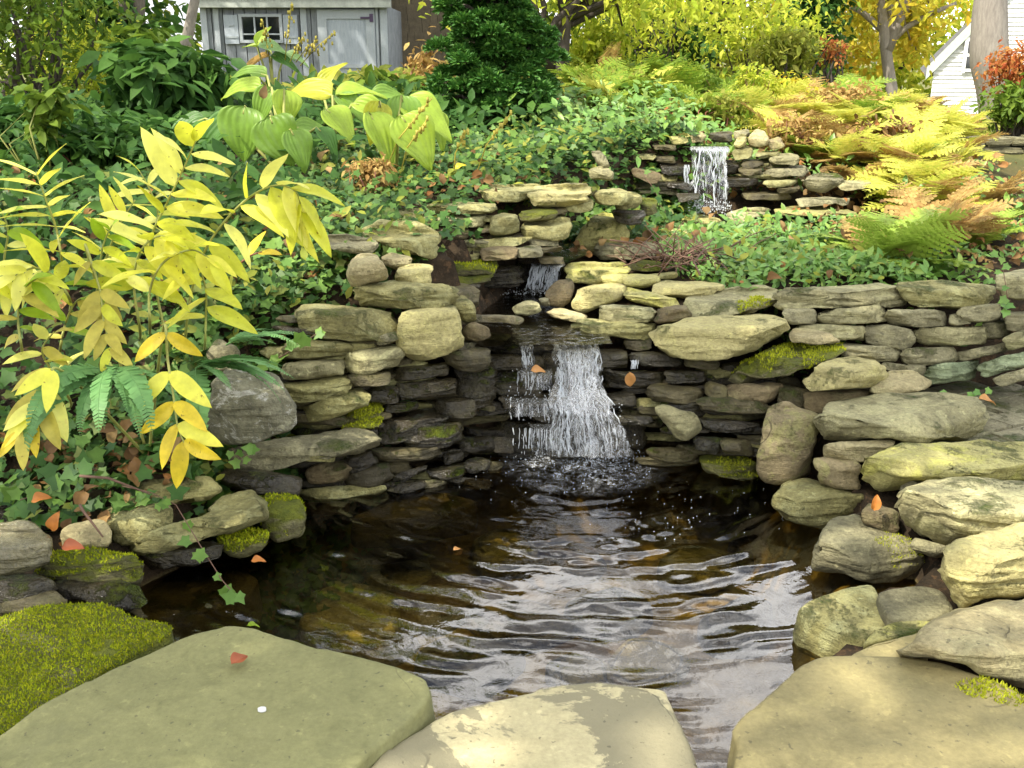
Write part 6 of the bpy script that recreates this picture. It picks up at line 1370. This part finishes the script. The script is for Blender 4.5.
    tb = gp(885, 15.0); tree('tree', 'pale many stemmed tree with golden leaves left of the white house', tb, [tb, at(885, 40, 15), at(880, 0, 15), at(868, -60, 15), at(850, -140, 15)], .09, [(tuple(at(850, -12, 15.5)), (1.5, 1.3, .8), 1500, 26), (tuple(at(905, 30, 15.4)), (.35, .6, .7), 420, 10), (tuple(at(890, -70, 15)), (2.2, 1.6, .9), 1500, 24)], 'tgold', .15, 45, 'barkl', T_LEAF, 9,
        extra=(([at(886, 50, 15), at(898, 20, 15), at(912, -8, 15), at(925, -60, 15)], .10), ([at(888, 45, 15), at(905, 28, 15), at(930, 14, 15), at(960, 2, 15)], .05), ([at(882, 30, 15), at(862, 12, 15), at(845, 4, 15)], .05), ([at(886, 40, 15), at(890, 10, 15), at(896, -20, 15)], .07)))
    tb = gp(990, 11.5); tree('tree', 'thick grey trunk standing in front of the white house', tb, [tb, at(991, 60, 11.5), at(993, 0, 11.5), at(996, -120, 11.5), at(1000, -330, 11.6), at(1010, -700, 11.8)], .235, [((8.6, 12.5, 11.5), (2.6, 2.6, 1.8), 1800, 26)], 'tgold', .16, 46, 'barkl', limb_from=.8)
    shrub('shrub', 'red orange maple shrub at the right edge beside the grey trunk', 1024, 66, 8.6, 62, 62, 'tr', 1900, .05, 29, 22, T_LEAF)
    shrub('shrub', 'green shrub under the red maple at the right edge', 1018, 100, 8.2, 70, 50, 'tg', 1100, .07, 30, 20, T_LEAF)
    # wood behind everything
    rng = random.Random(2)
    for i, (px, D, h, wd, m) in enumerate(((-160, 17, 9, 3.4, 'tg'), (-40, 20, 10, 3.6, 'tol'), (60, 24, 11, 3.6, 'tg'), (150, 19, 9.5, 3.0, 'td'), (260, 26, 12, 4.2, 'tg'), (380, 22, 10, 3.6, 'tol'), (500, 24, 9, 3.6, 'tg'), (600, 26, 6.5, 3.4, 'ty'), (700, 28, 6.0, 3.6, 'tol'), (790, 30, 6.0, 3.4, 'tgold'), (1130, 24, 8, 3.0, 'tgold'), (880, 34, 5.2, 3.6, 'ty'))):
        b = gp(px, D); x = (px - 512) / FPX * D
        names = {'tg': 'green tree in the wood behind the garden', 'tol': 'olive tree in the wood behind the garden', 'td': 'dark green tree in the wood left of the shed', 'ty': 'yellow green tree in the wood behind the fern slope', 'tgold': 'golden tree far behind the garden'}
        tree('tree', names[m], b, [b, b + Vector((.2, 0, h * .35)), b + Vector((0, .2, h * .8))], .2, [((x, D, h * .62), (wd, wd, h * .36), 1900 if px < 220 else 2600, 34)] + ([((x, D - .5, h * .22), (wd * .9, wd * .6, h * .2), 1000, 18)] if px > 220 else [((x, D - .5, h * .26), (wd * .9, wd * .6, h * .2), 420, 14)]), m, .26, 60 + i, 'barkd', T_WIDE, 7, 'trees of the wood behind the garden')
    # two tall trees behind and beside the photographer, whose crowns dapple the water garden
    for i, (cr, lab) in enumerate((([((-2.9, .4, 5.6), (2.4, 2.2, 1.2), 950, 20), ((-3.5, -1.0, 5.5), (1.7, 1.3, .8), 560, 9), ((-1.75, .85, 5.7), (.95, .9, .5), 1000, 14)], 'shade tree over the pond, behind the camera'), ([((-6.0, 4.9, 6.8), (2.6, 2.4, 1.4), 1200, 24)], 'shade tree over the left bank'))):
        c = cr[0][0]; b = Vector((c[0] - 1.2, c[1] - 1.6, .1)); tree('tree', lab, b, [b, b + Vector((.3, .3, 2.5)), Vector(c) + Vector((-.3, -.3, .3))], .2, cr, 'tg', .17, 90 + i, 'bark', T_WIDE, 12)
def build_details(ST):
    # ivy strands over the stones
    for i, (kn, sz, mat, lab) in enumerate((
        ([(122, 486, 2.40), (150, 492, 2.38), (176, 505, 2.34), (200, 545, 2.24), (222, 580, 2.16), (236, 596, 2.12)], .034, 'ivyl', 'thin ivy strand dangling from the left shore to the water'),
        ([(20, 500, 2.36), (45, 492, 2.34), (62, 478, 2.33), (78, 468, 2.33), (100, 470, 2.34)], .045, 'ivy', 'ivy strand with small dark leaves behind the wet shiny stone'),
        ([(255, 368, 2.66), (275, 360, 2.70), (300, 345, 2.74), (322, 330, 2.78)], .04, 'ivyl', 'ivy runner in front of the layered ledge stone'),
        ([(640, 170, 4.9), (655, 190, 4.8), (660, 205, 4.75), (668, 215, 4.7)], .04, 'ivy', 'ivy strand trailing down left of the upper fall'),
        ([(232, 448, 2.62), (240, 458, 2.6), (252, 452, 2.6)], .035, 'ivyl', 'short ivy tip lying on the long grey slab'),
        ([(990, 250, 3.3), (1002, 262, 3.24), (1008, 300, 3.22), (1000, 305, 3.2)], .03, 'gc', 'green sprig growing from the corner of the right garden wall'),
        ([(935, 395, 3.1), (950, 398, 3.08), (985, 390, 3.06)], .03, 'gc', 'little weeds at the foot of the right garden wall'))):
        P = [at(*k) for k in kn]; root = empty('ivy_strand', P[0]); tag(root, lab, 'ivy'); mb = MB(); mb.tube(P, [.0014] * len(P), 5); mb.build('stem', G['twig'], root)
        mb = MB(); Ms = []; Ps = []
        for a, b in zip(P[:-1], P[1:]):
            for t in (.25, .75, .99):
                q = a.lerp(b, t) + Vector((rnd.gauss(0, .012), -.012, rnd.gauss(0, .012))); Ps.append(np.array(q))
                Ms.append(frame((rnd.uniform(-1, 1), rnd.uniform(-.5, 0), rnd.uniform(-1, .4)), (rnd.uniform(-.3, .3), -.7, .6)) * sz * rnd.uniform(.8, 1.35))
        mb.add_many(T_IVY, np.array(Ms), np.array(Ps)); mb.build('leaves', G[mat], root)
    # dead twigs heap
    P = at(690, 268, 3.95); P.z = .515; mb = MB()
    for k in range(130):
        a = rnd.uniform(0, 6.28); e = abs(rnd.gauss(0, .45)); s = P + Vector((rnd.gauss(0, .10), rnd.gauss(0, .07), rnd.uniform(0, .05))); L = rnd.uniform(.06, .2); d = Vector((math.cos(a) * math.cos(e), math.sin(a) * math.cos(e), math.sin(e)))
        mb.tube([s, s + d * L * .5 + Vector((0, 0, .012)), s + d * L], [.0028, .0024, .0012], 4)
    o = mb.build('twig_heap', G['twig'], None, tuple(P)); tag(o, 'heap of reddish brown dead twigs beside the green bed', 'twigs')
    for kn, lab in (([(610, 240, 3.96), (640, 244, 3.9), (680, 262, 3.8)], 'grey twig lying on the flat stone by the stream'), ([(700, 275, 3.6), (694, 262, 3.7), (712, 240, 3.8)], 'pale twig standing up from the dead twig heap'), ([(80, 476, 2.3), (108, 478, 2.27), (150, 494, 2.25)], 'bare curving twig over the olive stones, left shore'), ([(80, 505, 2.2), (84, 512, 2.18), (103, 537, 2.14)], 'bent tan stem on the pale rounded stone, left shore')):
        mb = MB(); q = [at(*k) for k in kn]; mb.tube(q, [.004, .0035, .002], 6); o = mb.build('twig', G['twig'], None, tuple(q[0])); tag(o, lab, 'twig')
    # single fallen leaves
    def fallen(px, py, D, L, ang, mat, lab, n0=(0, -.5, .85), z=None, tm=None):
        p = at(px, py, D) if z is None else on(px, py, z); a = R(ang); d = Vector((math.cos(a), .0 if z is None else math.sin(a), math.sin(a) if z is None else .05)); 
        tm = tm or blade(5, 8, .64, .30, .26, 0, wave=.05); Mx = frame(d, n0) * L; V = tm[0] @ Mx.T - Mx[:, 1] * .5; F = tm[1]
        o = mk('fallen_leaf', V, F.ravel(), np.arange(len(F)) * 4, np.full(len(F), 4), G[mat], tuple(p)); tag(o, lab, 'leaf', 'single fallen leaves')
    fallen(630, 380, 3.09, .055, -85, 'pink', 'pale orange leaf stuck to the dark stone right of the cascade', (0, -1, .2))
    fallen(538, 370, 3.12, .048, 5, 'pink', 'salmon leaf on the second ledge inside the cascade', (0, -.5, .85))
    fallen(240, 658, 2, .045, 60, 'redl', 'curled dark red leaf on the grey green flagstone', (.3, 0, 1), .192)
    fallen(253, 687 - 62, 2, .03, 10, 'y5', 'small green leaf floating near the dangling ivy', (0, 0, 1), .006)
    fallen(54, 522, 2.17, .048, 70, 'orange', 'orange leaf hanging on the wet shiny stone\'s corner', (0, -.9, .4))
    fallen(40, 498, 2.3, .048, 20, 'orange', 'rusty orange leaf behind ivy by the left edge')
    fallen(72, 546, 2.12, .05, 5, 'redl', 'red leaf at the foot of the pale rounded stone')
    fallen(397, 241, 3.7, .05, 40, 'orange', 'tiny orange leaf in the gap of the upper left wall')
    fallen(876, 503, 2.38, .042, 80, 'orange', 'orange red leaf in the dark gap above the pond boulder', (0, -.9, .3))
    fallen(988, 400, 3.0, .06, -5, 'pink', 'tan leaf lying on the brick paving at the right edge', (0, -.2, 1))
    fallen(460, 166, 4.3, .048, 30, 'y4', 'yellow leaf in the ivy over the left wall\'s capstones')
    fallen(258, 560, 2.2, .035, 10, 'orange', 'small orange leaf by the bright green moss cushion', (0, -.3, 1))
    fallen(458, 549, 2, .03, 40, 'pink', 'tiny orange leaf afloat in the middle left of the pond', (0, 0, 1), .006)
    fallen(264, 92, 4.5, .06, 80, 'lit', 'curled brown leaf lying on the big cupped hosta leaf', (0, -1, .4))
    fallen(450, 322, 3.62, .042, 0, 'orange', 'orange brown leaf at the foot of the mossy ledges')
    # white splash mark on the flagstone
    mb = MB(); c = on(262, 709, .1785); n = 14; V = [Vector((c.x + .007 * math.cos(6.283 * k / n) * (1 + .2 * rnd.random()), c.y + .006 * math.sin(6.283 * k / n), c.z)) for k in range(n)]
    mb.add([v + Vector((0, 0, -.003)) for v in V] + [v * 1 + Vector((0, 0, .0015)) for v in V], [tuple(range(n, 2 * n))] + [(k, (k + 1) % n, n + (k + 1) % n, n + k) for k in range(n)])
    s1 = ST['S1']; mb.build('bird_dropping', plain('bird dropping', (.8, .8, .78), .7), s1)
build_solomon(); build_hostas(); build_ferns(); build_cover(); build_trees(); build_details(ST)
